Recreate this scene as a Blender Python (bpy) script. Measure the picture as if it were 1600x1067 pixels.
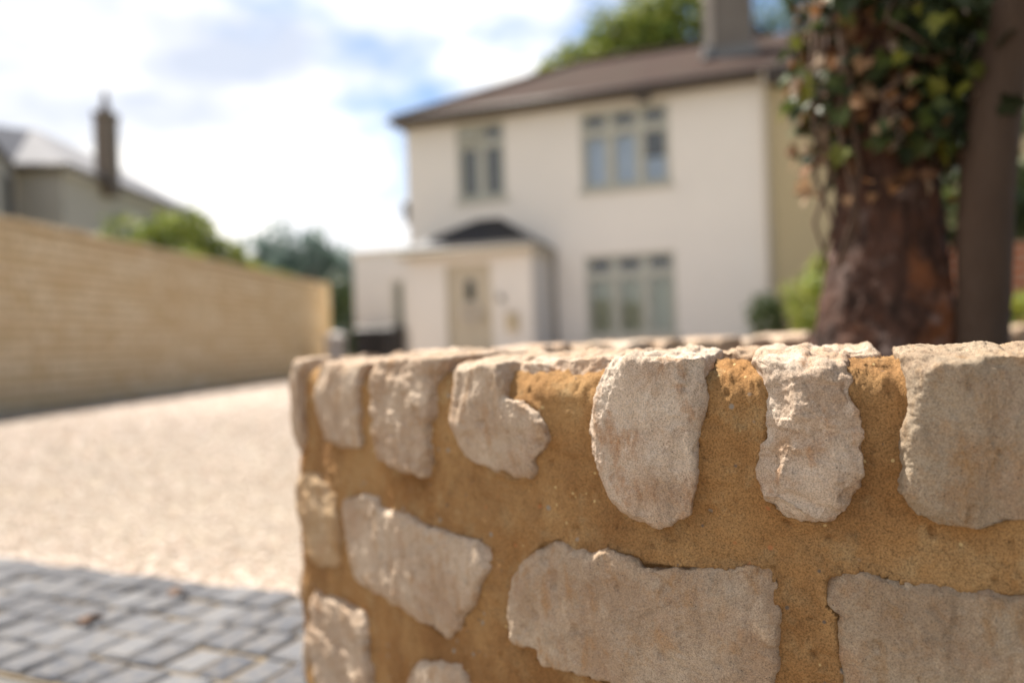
import bpy, math, random
import numpy as np
from mathutils import Vector, Matrix
R = math.radians
for o in list(bpy.data.objects): bpy.data.objects.remove(o)
sc = bpy.context.scene
COL = sc.collection
random.seed(7)

# ------------------------------------------------------------------ camera
cam_d = bpy.data.cameras.new('camera')
cam = bpy.data.objects.new('camera', cam_d); COL.objects.link(cam)
cam_d.lens = 28; cam_d.sensor_width = 36
cam_d.clip_start = 0.05; cam_d.clip_end = 6000
cam.matrix_world = Matrix.Translation((0, 0, 0.55)) @ Matrix.Rotation(math.pi/2 + 3.5/1244, 4, 'X') @ Matrix.Rotation(-0.035, 4, 'Z')
cam_d.dof.use_dof = True
cam_d.dof.focus_distance = 0.79
cam_d.dof.aperture_fstop = 1.7
sc.camera = cam

# ------------------------------------------------------------------ light
SUN_EL = R(61); SUN_AZ = math.atan2(-0.60, 0.80)      # azimuth from +Y towards +X
sdir = Vector((math.sin(SUN_AZ)*math.cos(SUN_EL), math.cos(SUN_AZ)*math.cos(SUN_EL), math.sin(SUN_EL)))
sun_d = bpy.data.lights.new('sun', 'SUN'); sun = bpy.data.objects.new('sun', sun_d); COL.objects.link(sun)
sun_d.energy = 5.0; sun_d.angle = R(0.53); sun_d.color = (1.0, 0.93, 0.82)
sun.rotation_euler = sdir.to_track_quat('Z', 'Y').to_euler(); sun.location = (0, 0, 30)
world = bpy.data.worlds.new('World'); sc.world = world; world.use_nodes = True
nt = world.node_tree; nt.nodes.clear()
def N(t, **kw):
    n = nt.nodes.new(t)
    for k, v in kw.items(): setattr(n, k, v)
    return n
L = lambda a, b: nt.links.new(a, b)
sky = N('ShaderNodeTexSky'); sky.sky_type = 'NISHITA'; sky.sun_disc = False
sky.sun_elevation = SUN_EL; sky.sun_rotation = SUN_AZ; sky.air_density = 1.0; sky.dust_density = 0.4; sky.ozone_density = 2.0
tc = N('ShaderNodeTexCoord'); mp = N('ShaderNodeMapping'); mp.inputs['Scale'].default_value = (1.0, 1.0, 2.2); mp.inputs['Location'].default_value = (0.35, 0.1, 0.2)
L(tc.outputs['Generated'], mp.inputs['Vector'])
n1 = N('ShaderNodeTexNoise'); n1.inputs['Scale'].default_value = 2.6; n1.inputs['Detail'].default_value = 6; n1.inputs['Roughness'].default_value = 0.55
L(mp.outputs[0], n1.inputs['Vector'])
sep = N('ShaderNodeSeparateXYZ'); L(tc.outputs['Generated'], sep.inputs[0])
bias = N('ShaderNodeMath', operation='MULTIPLY_ADD'); bias.inputs[1].default_value = -0.64; L(sep.outputs['X'], bias.inputs[0]); L(n1.outputs['Fac'], bias.inputs[2])
mr = N('ShaderNodeMapRange'); mr.interpolation_type = 'SMOOTHSTEP'
mr.inputs['From Min'].default_value = 0.40; mr.inputs['From Max'].default_value = 0.60; L(bias.outputs[0], mr.inputs['Value'])
n2 = N('ShaderNodeTexNoise'); n2.inputs['Scale'].default_value = 3.4; n2.inputs['Detail'].default_value = 4
mp2 = N('ShaderNodeMapping'); mp2.inputs['Scale'].default_value = (1, 1, 2.5); mp2.inputs['Location'].default_value = (4, 2, 1); L(tc.outputs['Generated'], mp2.inputs['Vector']); L(mp2.outputs[0], n2.inputs['Vector'])
cr = N('ShaderNodeValToRGB'); cr.color_ramp.elements[0].position = 0.36; cr.color_ramp.elements[1].position = 0.56
cr.color_ramp.elements[0].color = (4.7, 5.1, 6.0, 1); cr.color_ramp.elements[1].color = (9.0, 8.8, 8.5, 1); L(n2.outputs['Fac'], cr.inputs[0])
mx = N('ShaderNodeMix', data_type='RGBA'); L(mr.outputs[0], mx.inputs[0]); L(sky.outputs[0], mx.inputs[6]); L(cr.outputs[0], mx.inputs[7])
bg = N('ShaderNodeBackground'); bg.inputs['Strength'].default_value = 0.070; L(mx.outputs[2], bg.inputs['Color'])
wo = N('ShaderNodeOutputWorld'); L(bg.outputs[0], wo.inputs['Surface'])
sc.view_settings.view_transform = 'Standard'; sc.view_settings.look = 'None'
sc.view_settings.exposure = 1.22; sc.view_settings.gamma = 1

# ------------------------------------------------------------------ helpers
def tag(o, label=None, cat=None, group=None, kind=None):
    if label: o['label'] = label
    if cat: o['category'] = cat
    if group: o['group'] = group
    if kind: o['kind'] = kind
    return o
def empty(name, loc=(0, 0, 0), rz=0):
    o = bpy.data.objects.new(name, None); COL.objects.link(o); o.location = loc; o.rotation_euler = (0, 0, rz); o.empty_display_size = .1
    return o
def mesh_obj(name, verts, faces, mats, parent=None, smooth=False, midx=None):
    me = bpy.data.meshes.new(name)
    me.from_pydata([tuple(v) for v in verts] if not isinstance(verts, np.ndarray) else verts.tolist(), [], faces if isinstance(faces, list) else faces.tolist())
    if not isinstance(mats, (list, tuple)): mats = [mats]
    for m in mats: me.materials.append(m)
    if midx is not None: me.polygons.foreach_set('material_index', np.asarray(midx, dtype=np.int32))
    if smooth: me.polygons.foreach_set('use_smooth', np.ones(len(me.polygons), dtype=bool))
    me.update()
    o = bpy.data.objects.new(name, me); COL.objects.link(o)
    if parent is not None:
        o.parent = parent
    return o

class MB:
    def __init__(s): s.v = []; s.f = []
    def quad(s, *p):
        i = len(s.v); s.v += [tuple(q) for q in p]; s.f.append(tuple(range(i, i+len(p))))
    def hexa(s, c):      # 8 corners: bottom 4 ccw, top 4 ccw
        i = len(s.v); s.v += [tuple(q) for q in c]
        for f in ((3, 2, 1, 0), (4, 5, 6, 7), (0, 1, 5, 4), (1, 2, 6, 5), (2, 3, 7, 6), (3, 0, 4, 7)): s.f.append(tuple(i+k for k in f))
    def box(s, x0, x1, y0, y1, z0, z1, T=None):
        c = [(x0, y0, z0), (x1, y0, z0), (x1, y1, z0), (x0, y1, z0), (x0, y0, z1), (x1, y0, z1), (x1, y1, z1), (x0, y1, z1)]
        s.hexa([T(*p) for p in c] if T else c)
    def tube(s, pts, rad, n=8, cap=True):
        pts = [Vector(p) for p in pts]
        if not hasattr(rad, '__len__'): rad = [rad]*len(pts)
        rings = []
        for i, p in enumerate(pts):
            d = (pts[min(i+1, len(pts)-1)] - pts[max(i-1, 0)]).normalized()
            a = d.orthogonal().normalized() if i == 0 else (prev - d*prev.dot(d)).normalized()
            prev = a; b = d.cross(a)
            st = len(s.v); rings.append(st)
            for k in range(n):
                t = 2*math.pi*k/n; s.v.append(tuple(p + (a*math.cos(t)+b*math.sin(t))*rad[i]))
        for r0, r1 in zip(rings, rings[1:]):
            for k in range(n): s.f.append((r0+k, r0+(k+1) % n, r1+(k+1) % n, r1+k))
        if cap:
            s.f.append(tuple(rings[0]+k for k in reversed(range(n)))); s.f.append(tuple(rings[-1]+k for k in range(n)))
    def build(s, name, mat, parent=None, smooth=False, bevel=0):
        o = mesh_obj(name, s.v, s.f, mat, parent, smooth)
        if bevel:
            b = o.modifiers.new('bevel', 'BEVEL'); b.width = bevel; b.segments = 2; b.limit_method = 'ANGLE'
        return o

# ---- numpy noise
_rs = np.random.RandomState(3)
_perm = _rs.permutation(256); _perm = np.concatenate([_perm, _perm, _perm])
_grad = _rs.normal(size=(256, 3)); _grad /= np.linalg.norm(_grad, axis=1)[:, None]
def perlin(p):
    p = np.asarray(p, dtype=float); i = np.floor(p).astype(int); f = p - i; i &= 255
    u = f*f*f*(f*(f*6-15)+10); out = 0
    for dx in (0, 1):
        wx = u[:, 0] if dx else 1-u[:, 0]
        for dy in (0, 1):
            wy = u[:, 1] if dy else 1-u[:, 1]
            for dz in (0, 1):
                wz = u[:, 2] if dz else 1-u[:, 2]
                h = _perm[_perm[_perm[(i[:, 0]+dx) & 255] + ((i[:, 1]+dy) & 255)] + ((i[:, 2]+dz) & 255)]
                out = out + wx*wy*wz*((f-np.array([dx, dy, dz]))*_grad[h]).sum(1)
    return out*1.6
def fbm(p, oct=3, lac=2.1, gain=.5):
    a = 1; s = 0; q = np.asarray(p, dtype=float)
    for k in range(oct): s = s + a*perlin(q + 17.3*k); q = q*lac; a *= gain
    return s
def ridged(p, oct=3):
    a = 1; s = 0; q = np.asarray(p, dtype=float)
    for k in range(oct): s = s + a*(1-2*np.abs(perlin(q+9.1*k))); q = q*2.2; a *= .5
    return s
def vnormals(V, F):
    a = V[F[:, 1]]-V[F[:, 0]]; b = V[F[:, 2]]-V[F[:, 0]]; n = np.cross(a, b)
    if F.shape[1] == 4: n = n + np.cross(V[F[:, 2]]-V[F[:, 0]], V[F[:, 3]]-V[F[:, 0]])
    out = np.zeros_like(V)
    for k in range(F.shape[1]): np.add.at(out, F[:, k], n)
    l = np.linalg.norm(out, axis=1); l[l == 0] = 1
    return out/l[:, None]

# ------------------------------------------------------------------ materials
class Mat:
    def __init__(s, name, rough=.8, spec=.5):
        s.m = bpy.data.materials.new(name); s.m.use_nodes = True; s.t = s.m.node_tree
        s.b = s.t.nodes['Principled BSDF']; s.b.inputs['Roughness'].default_value = rough
        s.b.inputs['Specular IOR Level'].default_value = spec
        s.co = s.n('ShaderNodeTexCoord').outputs['Object']
    def n(s, t, **kw):
        x = s.t.nodes.new(t)
        for k, v in kw.items(): setattr(x, k, v)
        return x
    def l(s, a, b): s.t.links.new(a, b)
    def noise(s, scale, detail=4, rough=.55, stretch=None, off=0, co=None):
        c = co or s.co
        m = s.n('ShaderNodeMapping'); m.inputs['Scale'].default_value = stretch or (1, 1, 1); m.inputs['Location'].default_value = (off, off*.7, off*1.3)
        s.l(c, m.inputs['Vector'])
        x = s.n('ShaderNodeTexNoise'); x.inputs['Scale'].default_value = scale; x.inputs['Detail'].default_value = detail; x.inputs['Roughness'].default_value = rough
        s.l(m.outputs[0], x.inputs['Vector']); return x.outputs['Fac']
    def ramp(s, fac, stops):
        r = s.n('ShaderNodeValToRGB'); e = r.color_ramp.elements
        while len(e) < len(stops): e.new(.5)
        for k, (p, c) in enumerate(stops): e[k].position = p; e[k].color = (c if hasattr(c, '__len__') else (c, c, c)) + ((1,) if not hasattr(c, '__len__') or len(c) == 3 else ())
        s.l(fac, r.inputs[0]); return r.outputs[0]
    def mix(s, fac, a, b, mode='MIX'):
        x = s.n('ShaderNodeMix', data_type='RGBA', blend_type=mode)
        for i, v in ((0, fac), (6, a), (7, b)):
            if isinstance(v, (int, float)): x.inputs[i].default_value = v
            elif isinstance(v, tuple): x.inputs[i].default_value = v + (1,)
            else: s.l(v, x.inputs[i])
        return x.outputs[2]
    def math(s, op, a, b=0.0, c=None):
        x = s.n('ShaderNodeMath', operation=op)
        for i, v in enumerate((a, b, c)):
            if v is None: continue
            if isinstance(v, (int, float)): x.inputs[i].default_value = v
            else: s.l(v, x.inputs[i])
        return x.outputs[0]
    def color(s, c):
        if isinstance(c, tuple): s.b.inputs['Base Color'].default_value = c + (1,)
        else: s.l(c, s.b.inputs['Base Color'])
    def bump(s, h, dist, strength=1.0, prev=None):
        x = s.n('ShaderNodeBump'); x.inputs['Distance'].default_value = dist; x.inputs['Strength'].default_value = strength
        s.l(h, x.inputs['Height'])
        if prev is not None: s.l(prev, x.inputs['Normal'])
        s.l(x.outputs[0], s.b.inputs['Normal']); return x.outputs[0]

def plain(name, c, rough=.7, var=.12, scale=6, metal=0, spec=.5, bump=0, bscale=60):
    M = Mat(name, rough, spec); f = M.noise(scale, 4)
    M.color(M.mix(f, tuple(x*(1-var) for x in c), tuple(min(1, x*(1+var)) for x in c)))
    M.b.inputs['Metallic'].default_value = metal
    if bump: M.bump(M.noise(bscale, 3), bump)
    return M.m

def stone_mat(name, base=(.46, .325, .225), warm=(.40, .20, .085), pale=(.64, .53, .43), tint=0.0, off=0.):
    M = Mat(name, .92, .25)
    big = M.noise(9, 5, .6, off=off); mid = M.noise(38, 6, .65, (1, 1, .55), off=off+3); fine = M.noise(640, 3, .65); fine2 = M.noise(1700, 2, .6)
    c = M.mix(M.ramp(big, [(.38, 0.), (.62, 1.)]), base, pale)
    c = M.mix(M.ramp(mid, [(.53, 0.), (.70, .8)]), c, warm)
    lime = M.noise(31, 6, .75, (1, 1, .6), off=off+17); c = M.mix(M.ramp(lime, [(.56, 0.), (.66, .55)]), c, tuple(min(.8, x*1.22) for x in pale))
    rust = M.noise(13, 6, .72, off=off+23); c = M.mix(M.ramp(rust, [(.57, 0.), (.68, .5)]), c, (.38, .205, .085))
    rose = M.noise(24, 5, .6, off=off+8); c = M.mix(M.ramp(rose, [(.52, 0.), (.70, .3)]), c, (.40, .25, .17))
    gr = M.noise(60, 4, .7, off=off+5); c = M.mix(M.ramp(gr, [(.56, 0.), (.74, .5)]), c, (.31, .265, .21))
    c = M.mix(.8, c, M.ramp(fine, [(.32, .50), (.5, 1.), (.70, 1.32)]), 'MULTIPLY')
    c = M.mix(.7, c, M.ramp(fine2, [(.30, .70), (.5, 1.), (.72, 1.2)]), 'MULTIPLY')
    v = M.n('ShaderNodeTexVoronoi'); v.inputs['Scale'].default_value = 150; M.l(M.co, v.inputs['Vector'])
    sp = M.ramp(v.outputs['Distance'], [(.07, 1.), (.15, 0.)])
    gate = M.ramp(M.noise(55, 2, off=off+2), [(.53, 0.), (.60, 1.)])
    c = M.mix(M.math('MULTIPLY', sp, gate), c, (.13, .10, .075))
    crk = M.noise(17, 5, .75, (1, 1, .8), off=off+11)
    ck = M.ramp(M.math('ABSOLUTE', M.math('SUBTRACT', crk, .5)), [(.0, 1.), (.006, 0.)])
    c = M.mix(M.math('MULTIPLY', M.math('MULTIPLY', ck, gate), .6), c, (.20, .11, .07))
    M.color(c)
    bed = M.noise(70, 4, .65, (.35, .35, 1.6), off=off+31)
    b = M.bump(mid, .004, .7); b = M.bump(bed, .0018, .8, b)
    b = M.bump(M.noise(170, 6, .75, (1, 1, .7)), .0034, 1., b)
    b = M.bump(fine2, .0009, .8, b)
    return M.m
STONES = [stone_mat('cotswold_stone', off=0.), stone_mat('rose_stone', (.43, .31, .22), (.41, .245, .125), (.55, .44, .34), off=4.), stone_mat('buff_stone', (.40, .285, .195), (.40, .225, .10), (.50, .395, .295), off=9.)]
SHADESTONE = stone_mat('shade_darkened_stone', (.34, .245, .165), (.34, .20, .09), (.42, .335, .245), off=14.)  # right-hand shade put into the base colour, darker than the other stones

def mortar_mat():
    M = Mat('ochre_mortar', .95, .15)
    big = M.noise(7, 4, .6); fine = M.noise(520, 3, .65); f2 = M.noise(1500, 2)
    c = M.mix(M.ramp(big, [(.35, 0.), (.66, 1.)]), (.30, .155, .058), (.385, .235, .105))
    pal = M.noise(26, 5, .6, off=6); c = M.mix(M.ramp(pal, [(.54, 0.), (.70, .6)]), c, (.40, .29, .155)); damp = M.noise(5, 6, .7, (1, 1, .7), off=33); c = M.mix(M.ramp(damp, [(.46, 0.), (.64, .75)]), c, (.195, .095, .036))
    c = M.mix(.9, c, M.ramp(fine, [(.32, .5), (.5, 1.), (.7, 1.35)]), 'MULTIPLY')
    c = M.mix(.6, c, M.ramp(f2, [(.3, .7), (.5, 1.), (.7, 1.2)]), 'MULTIPLY')
    for sc_, off, col, g in ((75, 0, (.10, .09, .085), .55), (95, 5, (.60, .45, .22), .57), (60, 9, (.42, .17, .07), .57), (48, 12, (.27, .25, .22), .57)):
        v = M.n('ShaderNodeTexVoronoi'); m = M.n('ShaderNodeMapping'); m.inputs['Location'].default_value = (off, off, off); M.l(M.co, m.inputs[0]); M.l(m.outputs[0], v.inputs['Vector'])
        v.inputs['Scale'].default_value = sc_
        sp = M.ramp(v.outputs['Distance'], [(.12, 1.), (.19, 0.)])
        gate = M.ramp(v.outputs['Color'], [(.78, 0.), (.80, 1.)])
        c = M.mix(M.math('MULTIPLY', M.math('MULTIPLY', sp, gate), .8), c, col)
    M.color(c)
    b = M.bump(M.noise(110, 6, .75), .0032, 1.)
    b = M.bump(fine, .0011, 1., b); M.bump(f2, .0005, .8, b)
    return M.m
MORTAR = mortar_mat()

# ------------------------------------------------------------------ ground
def gz(y):
    t = np.clip((np.asarray(y, float)-2.6)/5.4, 0, 1); return -.14*(1-t*t*(3-2*t))
def sheet(name, xs, ys, dz, mat, kind='structure', rough=0):
    X, Y = np.meshgrid(xs, ys); Z = gz(Y)+dz
    V = np.stack([X.ravel(), Y.ravel(), Z.ravel()], 1); nx = len(xs); ny = len(ys)
    if rough: V[:, 2] += rough*fbm(V*np.array([1.2, 1.2, 0]), 3)
    i = np.arange((ny-1)*(nx-1)); r = i//(nx-1); c_ = i % (nx-1); a = r*nx+c_
    F = np.stack([a, a+1, a+nx+1, a+nx], 1)
    return tag(mesh_obj(name, V, F, mat, smooth=True), kind=kind)
M = Mat('earth', .95, .2); M.color(M.mix(M.noise(3, 5), (.16, .13, .07), (.10, .12, .04))); M.bump(M.noise(40, 4), .02)
far = np.concatenate([-np.geomspace(3000, 14, 14), np.linspace(-12, 12, 25), np.geomspace(14, 3000, 14)])
ground = sheet('ground', far, np.concatenate([-np.geomspace(3000, 4, 12), np.linspace(-2, 9, 23), np.geomspace(10, 4000, 18)]), -.012, M.m)
M = Mat('gravel', .95, .2)
v = M.n('ShaderNodeTexVoronoi'); v.inputs['Scale'].default_value = 55; M.l(M.co, v.inputs['Vector'])
c = M.mix(v.outputs['Color'], (.25, .21, .17), (.35, .305, .255)); c = M.mix(M.ramp(M.noise(1.6, 6, .7), [(.35, .0), (.7, .8)]), c, (.29, .235, .175))
c = M.mix(.5, c, M.ramp(M.noise(9, 5, .7), [(.3, .78), (.5, 1.), (.7, 1.12)]), 'MULTIPLY')
M.color(c); b = M.bump(v.outputs['Distance'], .012, .8); M.bump(M.noise(14, 4), .02, .6, b)
GRAVEL = M.m
SO = Vector((-1.819, 2.791)); SU = Vector((.910, -.414)).normalized(); SV = Vector((SU.y, -SU.x))
def strip_sheet(name, us, vs, dz, mat):
    U, Vv = np.meshgrid(us, vs); X = SO.x+SU.x*U+SV.x*Vv; Y = SO.y+SU.y*U+SV.y*Vv
    P = np.stack([X.ravel(), Y.ravel(), (gz(Y)+dz).ravel()], 1); nx = len(us); ny = len(vs)
    i = np.arange((ny-1)*(nx-1)); r = i//(nx-1); c_ = i % (nx-1); a = r*nx+c_
    return tag(mesh_obj(name, P, np.stack([a, a+nx, a+nx+1, a+1], 1), mat, smooth=True), kind='structure')
gravel = strip_sheet('gravel_drive', np.linspace(-11, 12, 70), np.linspace(-17, .01, 80), -.004, GRAVEL)
M = Mat('pavement', .9, .3); M.color(M.mix(M.noise(300, 3), (.20, .165, .13), (.28, .235, .185))); M.bump(M.noise(200, 3), .004)
road = strip_sheet('pavement', np.linspace(-14, 14, 20), np.linspace(.70, 12, 20), -.004, M.m)

# sett paving strip, built as blocks
M = Mat('sett_stone', .75, .4)
gi = M.n('ShaderNodeNewGeometry').outputs['Random Per Island']
c = M.mix(M.ramp(gi, [(0, 0.), (1, 1.)]), (.034, .040, .058), (.115, .12, .135)); c = M.mix(M.ramp(M.noise(30, 5, .7), [(.4, 0.), (.75, .6)]), c, (.20, .175, .145))
M.color(c); b = M.bump(M.noise(45, 5, .7), .006)
SETT = M.m
mb = MB(); rr = random.Random(5)
for row in range(0, 5):
    u = -3.2 + rr.random()*.1
    v0 = row*.132 + .006
    while u < 4.6:
        w_ = rr.uniform(.085, .135)
        x0, x1, y0, y1 = u, u+w_-.011, v0, v0+.121+rr.uniform(-.006, .004); zt = .010+rr.uniform(-.004, .005)
        def T(a, b_, z):
            p = SO+SU*a+SV*b_; return (p.x, p.y, float(gz(p.y))+z)
        bv = .008; tl = [rr.uniform(-.003, .003) for _ in range(4)]
        i0 = len(mb.v)
        for z, ins in ((-.03, 0), (zt-.007, 0), (zt, bv)):
            for k, (a, b_) in enumerate(((x0+ins, y0+ins), (x1-ins, y0+ins), (x1-ins, y1-ins), (x0+ins, y1-ins))):
                mb.v.append(T(a+rr.uniform(-.002, .002), b_+rr.uniform(-.002, .002), z+(tl[k] if z > 0 else 0)))
        for r_ in (0, 4):
            for k in range(4): mb.f.append((i0+r_+k, i0+r_+(k+1) % 4, i0+r_+4+(k+1) % 4, i0+r_+4+k))
        mb.f.append((i0+8, i0+9, i0+10, i0+11))
        u += w_
setts = mb.build('sett_paving', SETT, smooth=False); tag(setts, kind='structure')
M = Mat('joint_sand', .95, .2); M.color(M.mix(M.noise(60, 4), (.13, .10, .065), (.19, .15, .10))); M.bump(M.noise(150, 3), .004)
mb = MB()
for k in range(24):
    u0 = -3.3+k*.33; u1 = u0+.33
    for v0, v1 in ((-.01, .33), (.33, .665)):
        q = []
        for a, b_ in ((u0, v0), (u1, v0), (u1, v1), (u0, v1)):
            p = SO+SU*a+SV*b_; q.append((p.x, p.y, float(gz(p.y))+.001))
        mb.quad(*q)
tag(mb.build('sett_jointing', M.m), kind='structure')
# kerb
mb = MB()
def T(a, b_, z):
    p = SO+SU*a+SV*b_; return (p.x, p.y, -.14+z)
for k in range(8): mb.box(-3.3+k*.92, -3.3+k*.92+.912, .672, .73, -.06, .004, T)
tag(mb.build('kerb', plain('kerb_stone', (.10, .095, .09), .85, .25, 20), bevel=.006), kind='structure')

# loose gravel chips near the setts (uncountable)
rs = np.random.RandomState(11)
ico = np.array([[0, 0, 1], [.894, 0, .447], [.276, .851, .447], [-.724, .526, .447], [-.724, -.526, .447], [.276, -.851, .447], [.724, .526, -.447], [-.276, .851, -.447], [-.894, 0, -.447], [-.276, -.851, -.447], [.724, -.526, -.447], [0, 0, -1]])
icf = np.array([[0, 1, 2], [0, 2, 3], [0, 3, 4], [0, 4, 5], [0, 5, 1], [1, 6, 2], [2, 7, 3], [3, 8, 4], [4, 9, 5], [5, 10, 1], [6, 7, 2], [7, 8, 3], [8, 9, 4], [9, 10, 5], [10, 6, 1], [11, 7, 6], [11, 8, 7], [11, 9, 8], [11, 10, 9], [11, 6, 10]])
def chips(n, r0, r1, pos, seed):
    r_ = np.random.RandomState(seed)
    S = r_.uniform(r0, r1, n)[:, None, None]*r_.uniform(.55, 1.15, (n, 1, 3))
    V = ico[None]*S*(1+r_.uniform(-.2, .2, (n, 12, 1)))
    a = r_.uniform(0, 6.28, n); ca, sa = np.cos(a), np.sin(a)
    X = V[..., 0]*ca[:, None]-V[..., 1]*sa[:, None]; Y = V[..., 0]*sa[:, None]+V[..., 1]*ca[:, None]
    V = np.stack([X, Y, V[..., 2]*.8], -1)+pos[:, None]
    F = icf[None]+12*np.arange(n)[:, None, None]
    return V.reshape(-1, 3), F.reshape(-1, 3)
n = 66000
vv = -(rs.uniform(0, 1, n)**1.7)*15.0; uu = -.5+rs.uniform(-1, 1, n)*(2.6-.38*vv)
px_ = SO.x+SU.x*uu+SV.x*vv; py_ = SO.y+SU.y*uu+SV.y*vv
keep = (px_ < np.interp(py_, [1.6, 1.86, 2.25, 2.58, 2.95, 3.4, 3.8, 4.1], [-.5, -.42, .08, .48, .98, 1.7, 2.5, 6.])) & (px_ > -5.2+.11*(py_-8.5)) & (py_ < 15.4-.33*px_) & (py_ > 1.6) & (px_ < 4.5); px_, py_ = px_[keep], py_[keep]
pos = np.stack([px_, py_, gz(py_)+.002], 1)
V, F = chips(len(pos), .005, .013, np.zeros_like(pos), 2); sz = np.clip(np.repeat(pos[:, 1], 12)/3.2, 1, 3.2)[:, None]; V[:, 2] *= .55; V = V*sz+np.repeat(pos, 12, 0)
M = Mat('gravel_chip', .9, .3); gi = M.n('ShaderNodeNewGeometry').outputs['Random Per Island']
M.color(M.ramp(gi, [(0, (.38, .28, .21)), (.4, (.49, .40, .33)), (.8, (.59, .51, .445)), (1., (.40, .345, .30))]))
tag(mesh_obj('gravel_chips', V, F, M.m), kind='stuff')

# ------------------------------------------------------------------ the near stone wall
ctrl = [(1.6, .30), (1.1, .44), (.75, .56), (.443, .69), (.30, .752), (.138, .828), (.037, .925), (-.06, 1.045), (-.165, 1.19), (-.298, 1.385), (-.405, 1.54), (-.452, 1.64), (-.43, 1.76), (-.33, 1.86), (-.15, 1.97), (.2, 2.25), (.6, 2.58), (1.1, 2.95), (1.8, 3.4), (2.6, 3.8)]
def crom(p0, p1, p2, p3, t):
    return tuple(.5*((2*b)+(-a+c)*t+(2*a-5*b+4*c-d)*t*t+(-a+3*b-3*c+d)*t**3) for a, b, c, d in zip(p0, p1, p2, p3))
cc = [(2*ctrl[0][0]-ctrl[1][0], 2*ctrl[0][1]-ctrl[1][1])]+ctrl+[(2*ctrl[-1][0]-ctrl[-2][0], 2*ctrl[-1][1]-ctrl[-2][1])]
PP = []
for i in range(len(ctrl)-1):
    for k in range(20): PP.append(crom(*cc[i:i+4], k/20))
PP.append(ctrl[-1]); PP = np.array(PP)
SS = np.concatenate([[0], np.cumsum(np.linalg.norm(np.diff(PP, axis=0), axis=1))])
TT = np.gradient(PP, SS, axis=0)
for _ in range(6): TT[1:-1] = (TT[:-2]+2*TT[1:-1]+TT[2:])/4
TT /= np.linalg.norm(TT, axis=1)[:, None]
NN = np.stack([-TT[:, 1], TT[:, 0]], 1)
def wall_pt(s, z, d):
    s = np.asarray(s, float); z = np.asarray(z, float); d = np.asarray(d, float)
    x = np.interp(s, SS, PP[:, 0]); y = np.interp(s, SS, PP[:, 1]); nx = np.interp(s, SS, NN[:, 0]); ny = np.interp(s, SS, NN[:, 1])
    return np.stack([x+nx*d, y+ny*d, z+0*x], -1)

near_wall = empty('stone_wall', (0.037, .925, -.14))
tag(near_wall, 'low rubble stone wall with upright coping stones in ochre mortar, in the foreground', 'wall')
WP = Vector(near_wall.location)

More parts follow.
